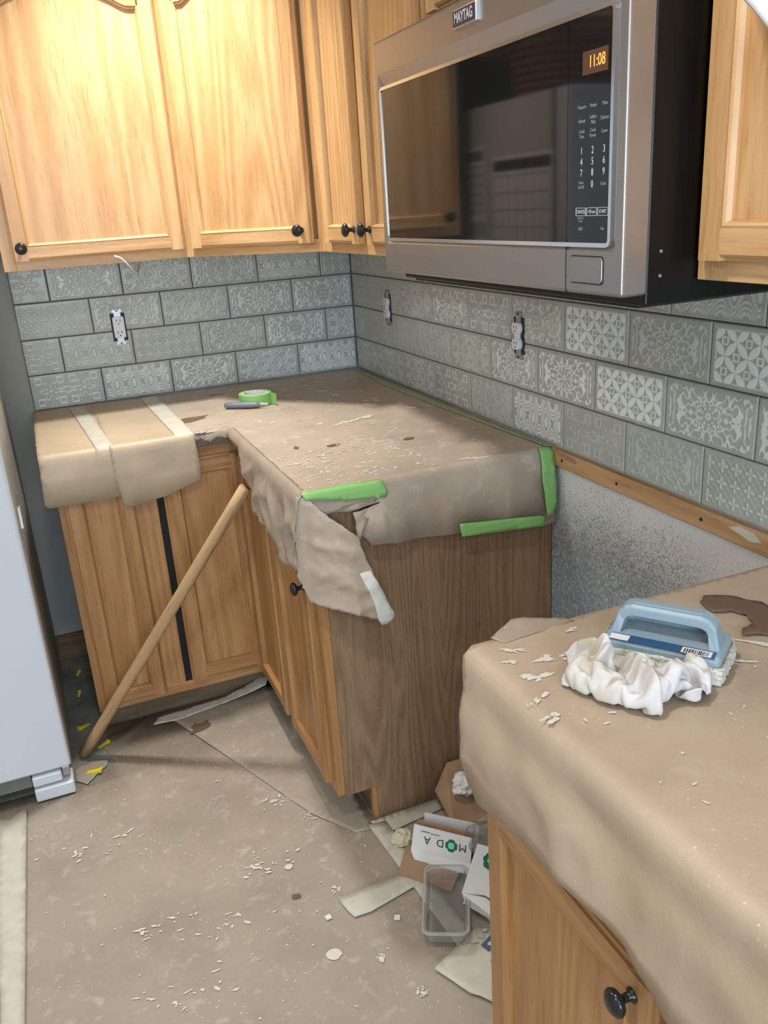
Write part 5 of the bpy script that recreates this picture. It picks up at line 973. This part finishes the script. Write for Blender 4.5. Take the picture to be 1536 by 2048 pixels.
RAG_Z = [
[65,46,31,7,6,7,6,8,33,52,72,71,37,8,6,6,4,29,12,5,5,5,4,20,18,1,12,2,1,16,6,5,21,41,38,31,18,4,4,6,11,12,8,3,15,24],
[52,63,39,37,32,23,32,36,48,40,42,59,59,35,12,19,11,16,33,29,32,24,7,11,18,20,25,26,23,13,12,6,19,45,55,18,1,14,13,12,10,13,25,30,7,7],
[46,43,62,69,63,52,53,73,64,31,17,47,49,52,35,10,8,13,17,44,49,47,30,36,49,54,51,60,44,25,2,15,41,64,55,13,9,16,28,14,21,9,35,44,30,5],
[64,41,72,86,77,76,78,97,86,58,28,28,53,51,46,15,17,10,30,29,26,43,61,71,78,89,79,73,38,20,20,42,41,57,40,20,10,20,25,22,11,24,23,28,40,32],
[72,51,85,66,47,64,78,95,82,74,44,17,31,39,34,7,15,2,30,18,33,62,87,104,115,123,111,87,58,45,55,67,42,42,21,20,36,20,29,25,8,29,11,16,15,31],
[69,55,73,65,30,34,53,68,49,55,60,40,14,9,33,12,19,18,17,34,57,78,90,118,138,151,138,111,89,67,68,59,51,28,5,23,50,42,50,19,30,39,16,5,20,5],
[33,43,51,69,30,22,47,34,20,37,40,37,20,11,11,21,41,28,49,51,59,67,90,124,150,168,150,133,112,91,77,55,42,15,20,36,60,66,53,34,49,45,18,5,21,4],
[5,18,29,58,34,13,28,7,14,37,18,29,11,18,9,31,49,52,77,76,81,83,85,120,150,179,168,131,115,110,89,69,47,27,16,50,63,44,27,40,36,48,27,7,25,2],
[22,6,11,40,41,10,26,6,34,24,9,12,16,15,37,62,75,71,96,79,72,74,83,119,150,182,160,126,111,104,103,86,54,32,29,43,28,19,27,16,9,31,23,18,25,3],
[37,18,31,15,46,26,21,6,38,44,19,10,20,44,68,92,105,91,112,92,67,66,82,116,150,183,159,135,103,90,111,96,81,60,58,30,9,11,5,3,19,13,34,48,36,1],
[18,14,36,31,49,25,10,6,20,53,33,33,50,73,86,104,120,112,97,102,79,65,85,120,156,183,163,140,105,98,128,126,110,86,59,26,20,13,15,24,32,8,45,49,21,10],
[34,13,10,20,34,13,17,29,37,43,48,65,66,89,75,88,113,123,92,86,98,75,83,119,154,178,156,144,114,107,138,142,126,99,66,44,44,43,47,41,41,13,34,56,20,19],
[61,42,23,5,28,16,40,56,51,74,78,76,78,95,96,79,89,111,104,69,84,94,87,115,151,171,146,126,106,122,146,130,116,105,87,64,78,79,65,51,49,14,25,59,40,4],
[82,48,25,15,39,47,67,66,80,100,87,107,108,116,122,98,84,89,105,75,63,96,100,120,144,162,133,101,92,121,135,127,131,133,112,88,97,111,90,67,43,17,31,57,46,13],
[58,63,38,42,64,74,96,98,90,98,89,126,140,143,138,123,106,92,78,77,60,78,114,127,158,152,119,81,93,99,118,135,162,154,141,114,120,134,112,78,49,37,53,38,30,2],
[21,50,65,59,90,94,99,103,108,78,101,140,152,143,127,121,128,104,73,55,73,76,102,137,160,132,103,70,94,92,114,138,173,171,161,133,121,141,113,95,70,54,51,32,11,4],
[2,28,52,80,107,125,117,94,100,72,110,148,160,152,124,129,114,111,87,52,52,79,90,128,154,122,83,72,95,113,139,149,178,171,174,155,130,134,98,92,96,79,52,28,5,12],
[11,19,49,89,115,131,118,89,99,83,112,155,164,154,122,120,105,91,75,66,45,68,86,109,141,132,93,88,106,138,148,163,180,168,176,159,135,122,93,96,110,81,56,22,14,24],
[6,33,55,96,122,133,123,88,99,107,121,161,145,143,122,105,84,63,50,69,68,50,88,119,142,147,104,92,117,146,134,159,174,167,172,161,122,122,86,88,104,82,55,23,19,47],
[4,44,67,87,120,135,132,97,110,127,116,161,148,118,116,86,77,65,46,82,77,59,72,109,132,142,125,108,123,139,115,129,148,160,161,154,124,105,89,70,85,72,49,24,22,65],
[2,36,58,81,103,134,139,105,112,127,120,163,152,108,93,87,62,70,42,73,100,81,81,99,125,130,127,99,118,125,105,116,124,130,137,134,110,78,58,45,57,65,36,7,33,75],
[4,29,33,63,83,113,139,120,109,120,124,166,151,107,83,77,62,65,57,59,83,102,85,109,127,132,138,116,91,91,95,99,111,104,102,110,90,58,34,22,38,44,24,11,49,86],
[6,29,15,37,60,91,124,130,101,106,134,167,150,106,69,69,65,55,75,51,66,104,110,112,131,135,128,134,100,80,68,76,98,94,72,77,73,45,10,20,44,30,6,26,58,89],
[7,28,9,14,38,68,103,135,106,104,128,164,148,105,67,56,35,39,65,62,70,85,107,130,132,135,127,138,106,83,76,60,68,71,44,46,53,30,9,23,28,9,16,38,74,79],
[20,22,5,7,21,50,85,123,124,91,114,155,145,105,65,50,31,27,33,51,76,78,80,104,107,136,133,131,96,58,61,58,38,45,36,29,46,23,13,29,8,12,35,63,85,63],
[3,25,15,9,8,35,69,111,135,107,105,145,143,106,72,75,44,13,4,23,48,61,55,76,96,134,125,114,85,76,57,30,11,13,41,18,20,42,10,20,13,31,49,84,80,46],
[5,14,37,23,8,24,62,94,132,128,104,137,140,106,77,79,58,18,17,9,19,42,53,53,88,120,97,86,58,45,57,41,16,12,39,19,27,52,29,33,44,45,57,81,65,33],
[18,30,38,10,4,21,56,82,122,146,112,129,138,106,87,66,42,27,6,18,4,28,53,43,78,105,78,55,28,18,31,42,26,18,51,41,39,51,58,65,76,79,83,67,63,44],
[33,36,16,11,13,22,51,90,115,158,135,119,131,103,78,53,26,29,24,22,12,17,45,35,68,88,58,29,11,15,13,22,24,40,73,77,81,81,87,92,108,103,108,87,76,35],
[20,23,6,27,39,40,51,93,120,147,162,125,125,111,74,57,26,11,6,27,30,11,37,27,58,70,35,5,22,37,39,36,37,62,93,106,101,105,116,125,127,105,112,110,73,27],
[6,20,4,25,49,42,65,100,140,164,164,131,121,101,85,62,30,13,18,36,42,15,23,40,42,50,18,15,10,17,34,44,61,85,110,131,127,127,136,130,104,87,110,111,67,21],
[21,12,11,40,56,47,81,120,153,169,153,130,109,85,66,54,21,8,6,24,42,35,25,39,33,25,11,38,15,7,13,36,64,99,133,139,126,126,114,109,89,87,110,107,62,16],
[14,12,34,59,60,57,97,129,142,149,129,111,97,90,66,41,13,23,28,13,21,23,47,43,28,10,20,47,33,26,13,41,79,112,126,118,98,122,130,97,84,103,103,101,57,12],
[18,19,50,70,83,76,108,127,135,123,109,89,73,98,74,40,10,10,13,27,12,29,55,53,38,44,27,30,36,16,23,32,70,95,106,85,75,113,120,123,102,101,103,95,52,9],
[18,37,44,68,74,97,116,152,147,113,92,66,52,91,87,46,15,22,6,12,33,48,54,72,68,44,27,7,23,8,9,27,56,83,74,55,75,98,124,118,133,111,109,83,49,6],
[17,38,47,49,65,91,130,155,135,101,72,45,35,70,89,58,34,42,23,11,11,31,45,53,47,39,15,18,11,6,31,56,69,60,46,36,72,103,134,120,146,136,113,83,47,4],
[2,6,14,27,64,104,137,145,116,77,62,28,27,60,93,68,34,45,13,27,6,3,14,24,12,7,3,31,19,19,52,57,65,42,21,30,68,113,126,133,126,138,115,85,46,3],
[17,14,3,33,72,108,135,130,97,68,44,23,19,57,93,74,32,28,15,11,21,20,4,10,10,10,16,13,31,30,51,63,50,26,8,32,71,116,141,131,108,105,92,76,41,4],
[20,16,3,38,79,108,130,112,76,56,35,23,12,54,87,76,42,12,31,13,9,28,19,12,16,33,24,9,20,28,61,58,35,8,15,40,81,119,126,103,89,71,60,55,33,2],
[27,8,11,43,85,111,121,92,73,61,27,17,10,41,74,53,44,14,20,32,13,11,36,38,42,34,21,15,17,41,64,45,15,10,8,48,73,114,133,120,86,57,29,30,35,3],
[28,30,24,49,90,106,108,94,79,47,27,15,17,31,66,58,24,24,3,20,38,23,24,54,54,39,32,39,44,46,61,29,5,8,10,50,64,98,120,122,90,57,22,17,25,7],
[23,46,42,55,91,102,91,76,74,39,17,24,17,21,56,67,29,15,28,7,20,42,41,47,72,70,59,46,44,59,41,10,8,6,21,46,78,91,118,118,86,54,31,3,24,4],
[5,32,56,73,80,89,70,69,56,56,28,9,14,14,46,72,39,8,19,25,5,20,41,53,68,77,82,77,49,45,18,8,24,18,11,37,71,86,108,101,71,61,44,4,19,5],
[3,12,34,63,70,63,58,44,33,32,47,32,9,22,48,67,51,17,3,30,26,6,18,27,40,52,56,70,65,43,12,22,24,17,13,37,66,79,89,70,49,65,39,12,5,18],
[22,11,9,35,39,31,32,19,18,9,36,51,34,13,23,40,56,33,6,13,27,21,9,11,28,32,25,41,38,32,13,9,7,5,17,37,54,66,61,39,45,72,54,24,11,11],
[4,13,8,6,6,6,2,14,17,21,10,32,32,31,4,22,39,48,33,4,4,13,8,8,6,1,2,8,3,2,8,7,6,9,11,16,26,38,33,18,33,62,50,43,29,5]]
rag_pts = np.stack([np.array(RAG_X), np.array(RAG_Y), np.array(RAG_Z)], -1).reshape(-1, 3)*.0002
rag_pts = rag_pts*np.array([.68, .52, 1.45])
rag_pts[:, 2] += .016*np.exp(-(rag_pts[:, 0]/.055)**2-((rag_pts[:, 1]-.012)/.03)**2)*(.7+.6*np.sin(rag_pts[:, 0]*170+rag_pts[:, 1]*90))
me = bpy.data.meshes.new('rag'); me.from_pydata(rag_pts.tolist(), [], [(j*46+i, j*46+i+1, j*46+i+47, j*46+i+46) for j in range(45) for i in range(45)])
o = link('rag_cloth', me, M['cloth'], rg, (0, 0, .001), sm=True, solid=.0014)
d = o.modifiers.new('smooth', 'SUBSURF'); d.levels = 1; d.render_levels = 2; o.modifiers.move(1, 0)

# ------------------------------------------------------------------ yellow wedges and litter on the floor
def wedge(label, x, y, z, a, s=1.0):
    t = thing('plastic_wedge', label, 'wedge', (x, y, z), a, 'yellow levelling wedges')
    link('wedge_body', B().prism([(0,0),(.040*s,0),(.040*s,.009*s),(.001,.0015)], -.0055*s, .0055*s, lambda p, q_, h: (p, h, q_)).me(), M['yellow'], t)
    link('wedge_lip', B().box(.036*s,.042*s,-.007*s,.007*s,0,.011*s).me(), M['yellow'], t, bevel=.0008)
wedge('yellow plastic wedge lying on the torn paper in front of the pole', -1.212, -.775, .006, -.35, 1.05)
wedge('yellow plastic wedge on the bare floor beside the pole foot', -1.185, -.500, .0, 3.75, 1.0)
wedge('yellow plastic wedge beneath the foot of the pole', -1.17, -.655, .0, .5, .9)
wedge('dull yellow wedge on the bare floor near the baseboard', -1.200, -.16, .0, 1.2, .7)
wedge('dull yellow wedge halfway along the bare floor strip', -1.205, -.31, .0, 1.4, .7)

# ------------------------------------------------------------------ rubbish pile beside the near cabinet
def card(name, label, cat, pts3, m, solid=.003, group=None):
    c = sum((Vector(p) for p in pts3), Vector())/len(pts3); me = bpy.data.meshes.new(name)
    me.from_pydata([tuple(Vector(p)-c) for p in pts3], [], [tuple(range(len(pts3)))])
    o = link(name, me, m, None, c, solid=solid, offset=0); return tag(o, label, cat, group)
cb = thing('cardboard_sheet', 'folded brown cardboard leaning against the wooden end panel', 'cardboard', (-.30, -1.42, .006))
link('leaning_half', B().loft([[(-.075,-.055,.006),(-.080,.045,.058),(-.035,.064,.115),(.10,.064,.115),(.10,-.055,.006)], [(-.075,-.058,.009),(-.080,.042,.061),(-.035,.061,.118),(.10,.061,.118),(.10,-.058,.009)]]).me(), M['cardboard'], cb)
link('flat_half', B().loft([[(-.085,-.10,.001),(-.078,-.055,.005),(.10,-.055,.005),(.10,-.13,.001)], [(-.085,-.10,.004),(-.078,-.055,.008),(.10,-.055,.008),(.10,-.13,.004)]]).me(), M['cardboard'], cb)
card('cardboard_scrap', 'brown cardboard scrap flat on the floor under the printed carton', 'cardboard', [(-.562,-1.548,.012), (-.49,-1.45,.014), (-.37,-1.55,.014), (-.475,-1.652,.011)], M['cardboard'])
# printed carton
md = thing('printed_carton', 'open white carton with black and green print lying upside down on cardboard', 'carton', (-.445, -1.545, .016), math.radians(-44))
lw = .150
link('print_side', B().loft([[(-.075,-.012,.006),(.075,-.012,.006),(.075,.010,.062),(-.072,.012,.066)], [(-.075,-.010,.006),(.075,-.010,.006),(.075,.012,.062),(-.072,.014,.066)]]).me(), M['moda_white'], md)
link('under_side', B().loft([[(-.075,-.012,.006),(.075,-.012,.006),(.078,-.040,.0),(-.060,-.030,.0)], [(-.075,-.012,.004),(.075,-.012,.004),(.078,-.040,-.002),(-.060,-.030,-.002)]]).me(), M['moda_white'], md)
link('back_side', B().loft([[(-.060,.040,.0),(.082,.040,.0),(.082,.050,.072),(-.058,.050,.074)], [(-.060,.042,.0),(.082,.042,.0),(.082,.052,.072),(-.058,.052,.074)]]).me(), M['moda_white'], md)
link('kraft_lining', B().loft([[(-.070,.014,.004),(.074,.014,.004),(.074,.026,.064),(-.068,.028,.068)], [(-.070,.016,.004),(.074,.016,.004),(.074,.028,.064),(-.068,.030,.068)]]).me(), M['cardboard'], md)
link('floor_side', B().box(-.06,.08,-.012,.042,-.002,.001).me(), M['cardboard'], md)
tilt = math.atan2(.056, .022)
def onface(u, v, lift=.0004):  # u along, v up the printed face
    return Vector((u, -.012+v*math.cos(tilt)-lift*math.sin(tilt)-.0004, .006+v*math.sin(tilt)+lift*math.cos(tilt)))
for ch, u in (('M', .053), ('D', -.003), ('A', -.036)):
    o = textobj('lettering', ch, .026, M['ink'], md, onface(u, .034), (tilt, 0, PI), sx=1.0)
    o.rotation_euler = (Matrix.Rotation(tilt, 3, 'X') @ Matrix.Rotation(PI, 3, 'Z')).to_euler()
def clover(name, r, m, lift, parent, pos, rotm):
    rr = (lambda t: r*(.88+.13*abs(math.cos(4*t+PI/2))**.5+.06*math.cos(4*t))) if 'outline' in name or 'emblem_o' in name else (lambda t: r*(.80+.28*abs(math.sin(2*t))**.6))
    pts = [(rr(t)*math.cos(t), rr(t)*math.sin(t)) for t in [2*PI*i/48 for i in range(48)]]
    o = link(name, B().prism(pts, 0, lift, lambda a, c, h: (a, c, h)).me(), m, parent, pos); o.rotation_euler = rotm.to_euler(); return o
RX = Matrix.Rotation(tilt, 3, 'X')
clover('logo_outline', .0148, M['logo_green'], .0005, md, onface(.025, .033), RX); clover('logo_centre', .0080, M['logo_mint'], .0009, md, onface(.025, .033), RX)
box('small_print', -.052, -.030, 0, .0015, 0, .0005, M['ink'], md, loc=onface(0, .052), rot=(tilt, 0, 0)); box('small_print', -.028, -.006, 0, .0012, 0, .0005, M['ink'], md, loc=onface(0, .050), rot=(tilt, 0, 0))
# crumpled bits
def crumple(name, label, cat, loc, s, m, seed, sub=4, sharp=1.0, rz=0):
    g = bmesh.new(); bmesh.ops.create_icosphere(g, subdivisions=sub, radius=1)
    for v in g.verts:
        n0 = v.co.normalized(); k = 1+.34*sharp*ridge(n0, 1.4, seed)+.12*ridge(n0, 4, seed+2); v.co = Vector((n0.x*s[0]*k, n0.y*s[1]*k, max(0, s[2]*(.85+n0.z*k))))
    me = bpy.data.meshes.new(name); g.to_mesh(me); g.free(); o = link(name, me, m, None, loc, (0,0,rz), sm=(sharp < 1.2)); return tag(o, label, cat)
crumple('paper_towel', 'crumpled cream paper towel beside the printed carton', 'paper towel', (-.508,-1.452,.008), (.026,.022,.018), M['tissue'], 3, 4, 1.2)
crumple('crumpled_paper', 'crumpled white paper on top of the leaning cardboard', 'paper', (-.312,-1.425,.075), (.042,.030,.030), M['paper_white'], 9, 4, 1.25, .4)
crumple('plastic_wrap', 'clouded plastic wrap bunched behind the printed carton', 'plastic wrap', (-.300,-1.52,.006), (.030,.030,.024), M['haze_plastic'], 14, 4, 1.3)
crumple('plastic_wrap', 'grey plastic wrap bunched below the white carton at the near cabinet', 'plastic wrap', (-.425,-1.845,.006), (.035,.055,.020), M['haze_plastic'], 19, 4, 1.3)
# round clear container on its side
jr = thing('clear_tub', 'round clear plastic tub tipped on its side by the near cabinet', 'tub', (-.342, -1.592, .056), 0, rot=(math.radians(68), 0, math.radians(35)))
link('tub_wall', B().loft([[(r*math.cos(2*PI*i/28), r*math.sin(2*PI*i/28), z) for i in range(28)] for r, z in ((.044,-.04),(.050,.03),(.053,.031),(.053,.036),(.049,.036),(.046,.028),(.041,-.037))], True, True).me(), M['clear'], jr, sm=True)
link('tub_rim', B().tube([(.052*math.cos(2*PI*i/28), .052*math.sin(2*PI*i/28), .037) for i in range(29)], .0016, 6).me(), M['haze_plastic'], jr, sm=True)
# white carton with logo, at the cabinet
wc = thing('white_carton', 'white carton with green emblem, open end up, tucked against the near cabinet', 'carton', (-.415, -1.722, .004))
T0, T1, T2, T3 = (-.062,.010,.058), (.030,.105,.082), (.085,.02,.088), (.020,-.105,.064)
link('top_panel', B().loft([[T0,(-.02,-.018,.058),(.012,-.080,.060),(.03,-.10,.064),(.09,-.05,.088),(.085,.03,.088),T1], [(a,c,h-.002) for a,c,h in (T0,(-.02,-.018,.058),(.012,-.080,.060),(.03,-.10,.064),(.09,-.05,.088),(.085,.03,.088),T1)]]).me(), M['moda_white'], wc)
link('lower_panel', B().loft([[(-.060,.008,.030),(.010,-.115,.018),(.075,-.145,.020),(.09,-.04,.03),(.03,.09,.035)], [(-.060,.008,.028),(.010,-.115,.016),(.075,-.145,.018),(.09,-.04,.028),(.03,.09,.033)]]).me(), M['moda_white'], wc)
link('fold', B().loft([[(-.062,.010,.057),(-.056,.004,.029),(.006,-.112,.017),(.016,-.085,.030),(-.02,-.02,.05)], [(-.060,.012,.057),(-.054,.006,.029),(.008,-.110,.017),(.018,-.083,.030),(-.018,-.018,.05)]]).me(), M['paper_white'], wc)
link('box_base', B().box(-.02,.08,-.08,.06,0,.017).me(), M['moda_white'], wc)
nm = (Vector(T1)-Vector(T0)).cross(Vector(T2)-Vector(T0)); nm = nm if nm.z > 0 else -nm
rq = nm.to_track_quat('Z', 'Y').to_matrix(); ctr = Vector((.035,.040,.0795))
clover('emblem_outline', .024, M['logo_green'], .0006, wc, ctr+nm.normalized()*.0030, rq); clover('emblem_centre', .012, M['logo_mint'], .0010, wc, ctr+nm.normalized()*.0032, rq)
# clear tray
ty = thing('plastic_tray', 'empty clear plastic tray lying on the floor tape', 'tray', (-.510, -1.700, .0115), math.radians(63))
def ro(x, y, r, z): return [(a, c, z) for a, c in rrect(-x, x, -y, y, r)]
link('tray_shell', B().loft([ro(.086,.036,.010,.001), ro(.089,.039,.012,.004), ro(.093,.043,.014,.036), ro(.100,.050,.017,.037), ro(.100,.050,.017,.0385), ro(.0925,.0425,.013,.038), ro(.088,.038,.011,.0045), ro(.085,.035,.009,.0022)]).me(), M['clear'], ty)
link('tray_lip', B().loft([ro(.1005,.0505,.017,.036), ro(.1015,.0515,.018,.0375), ro(.1005,.0505,.017,.0395), ro(.097,.047,.015,.0392)], True, False).me(), M['haze_plastic'], ty, solid=.0008)
link('tray_lip', B().loft([ro(.0950,.0450,.015,.0372), ro(.0935,.0435,.014,.0385)], True, False).me(), M['haze_plastic'], ty, solid=.0008)
card('blue_strip', 'dark blue card strip on the floor at the near cabinet foot', 'card strip', [(-.486,-1.815,.014), (-.40,-1.775,.014), (-.395,-1.795,.014), (-.479,-1.835,.014)], M['blue_strip'], .001)
tbits = strew(26, (-.50,-.41,-1.93,-1.78), (.004,.012), (.003,.007), (0,2), 41)
b = B()
for s in tbits: b.prism(blob(*s), .0135, .0150, lambda a, c, h: (a, c, h))
tag(link('tape_crumbs', b.me(), M['tape'],), 'pale tape and grout crumbs swept beside the near cabinet', 'crumbs', kind='stuff')

# ------------------------------------------------------------------ ceiling cans
for i, (x, y) in enumerate(CANS):
    t = thing('recessed_light', ('recessed ceiling light above the far worktop corner', 'recessed ceiling light above the near worktop', 'recessed ceiling light to the left of the fridge', 'recessed ceiling light behind on the left', 'recessed ceiling light farthest behind')[i], 'light', (x, y, 2.44))
    link('trim_ring', B().loft([[(r*math.cos(2*PI*k/28), r*math.sin(2*PI*k/28), z) for k in range(28)] for r, z in ((.07,0),(.095,0),(.095,-.006),(.07,-.008),(.07,0))], True, False).me(), M['ceiling'], t)
    link('lens', B().lathe([(.07,-.001),(.07,-.004)], 28).me(), M['lamp_lens'], t)
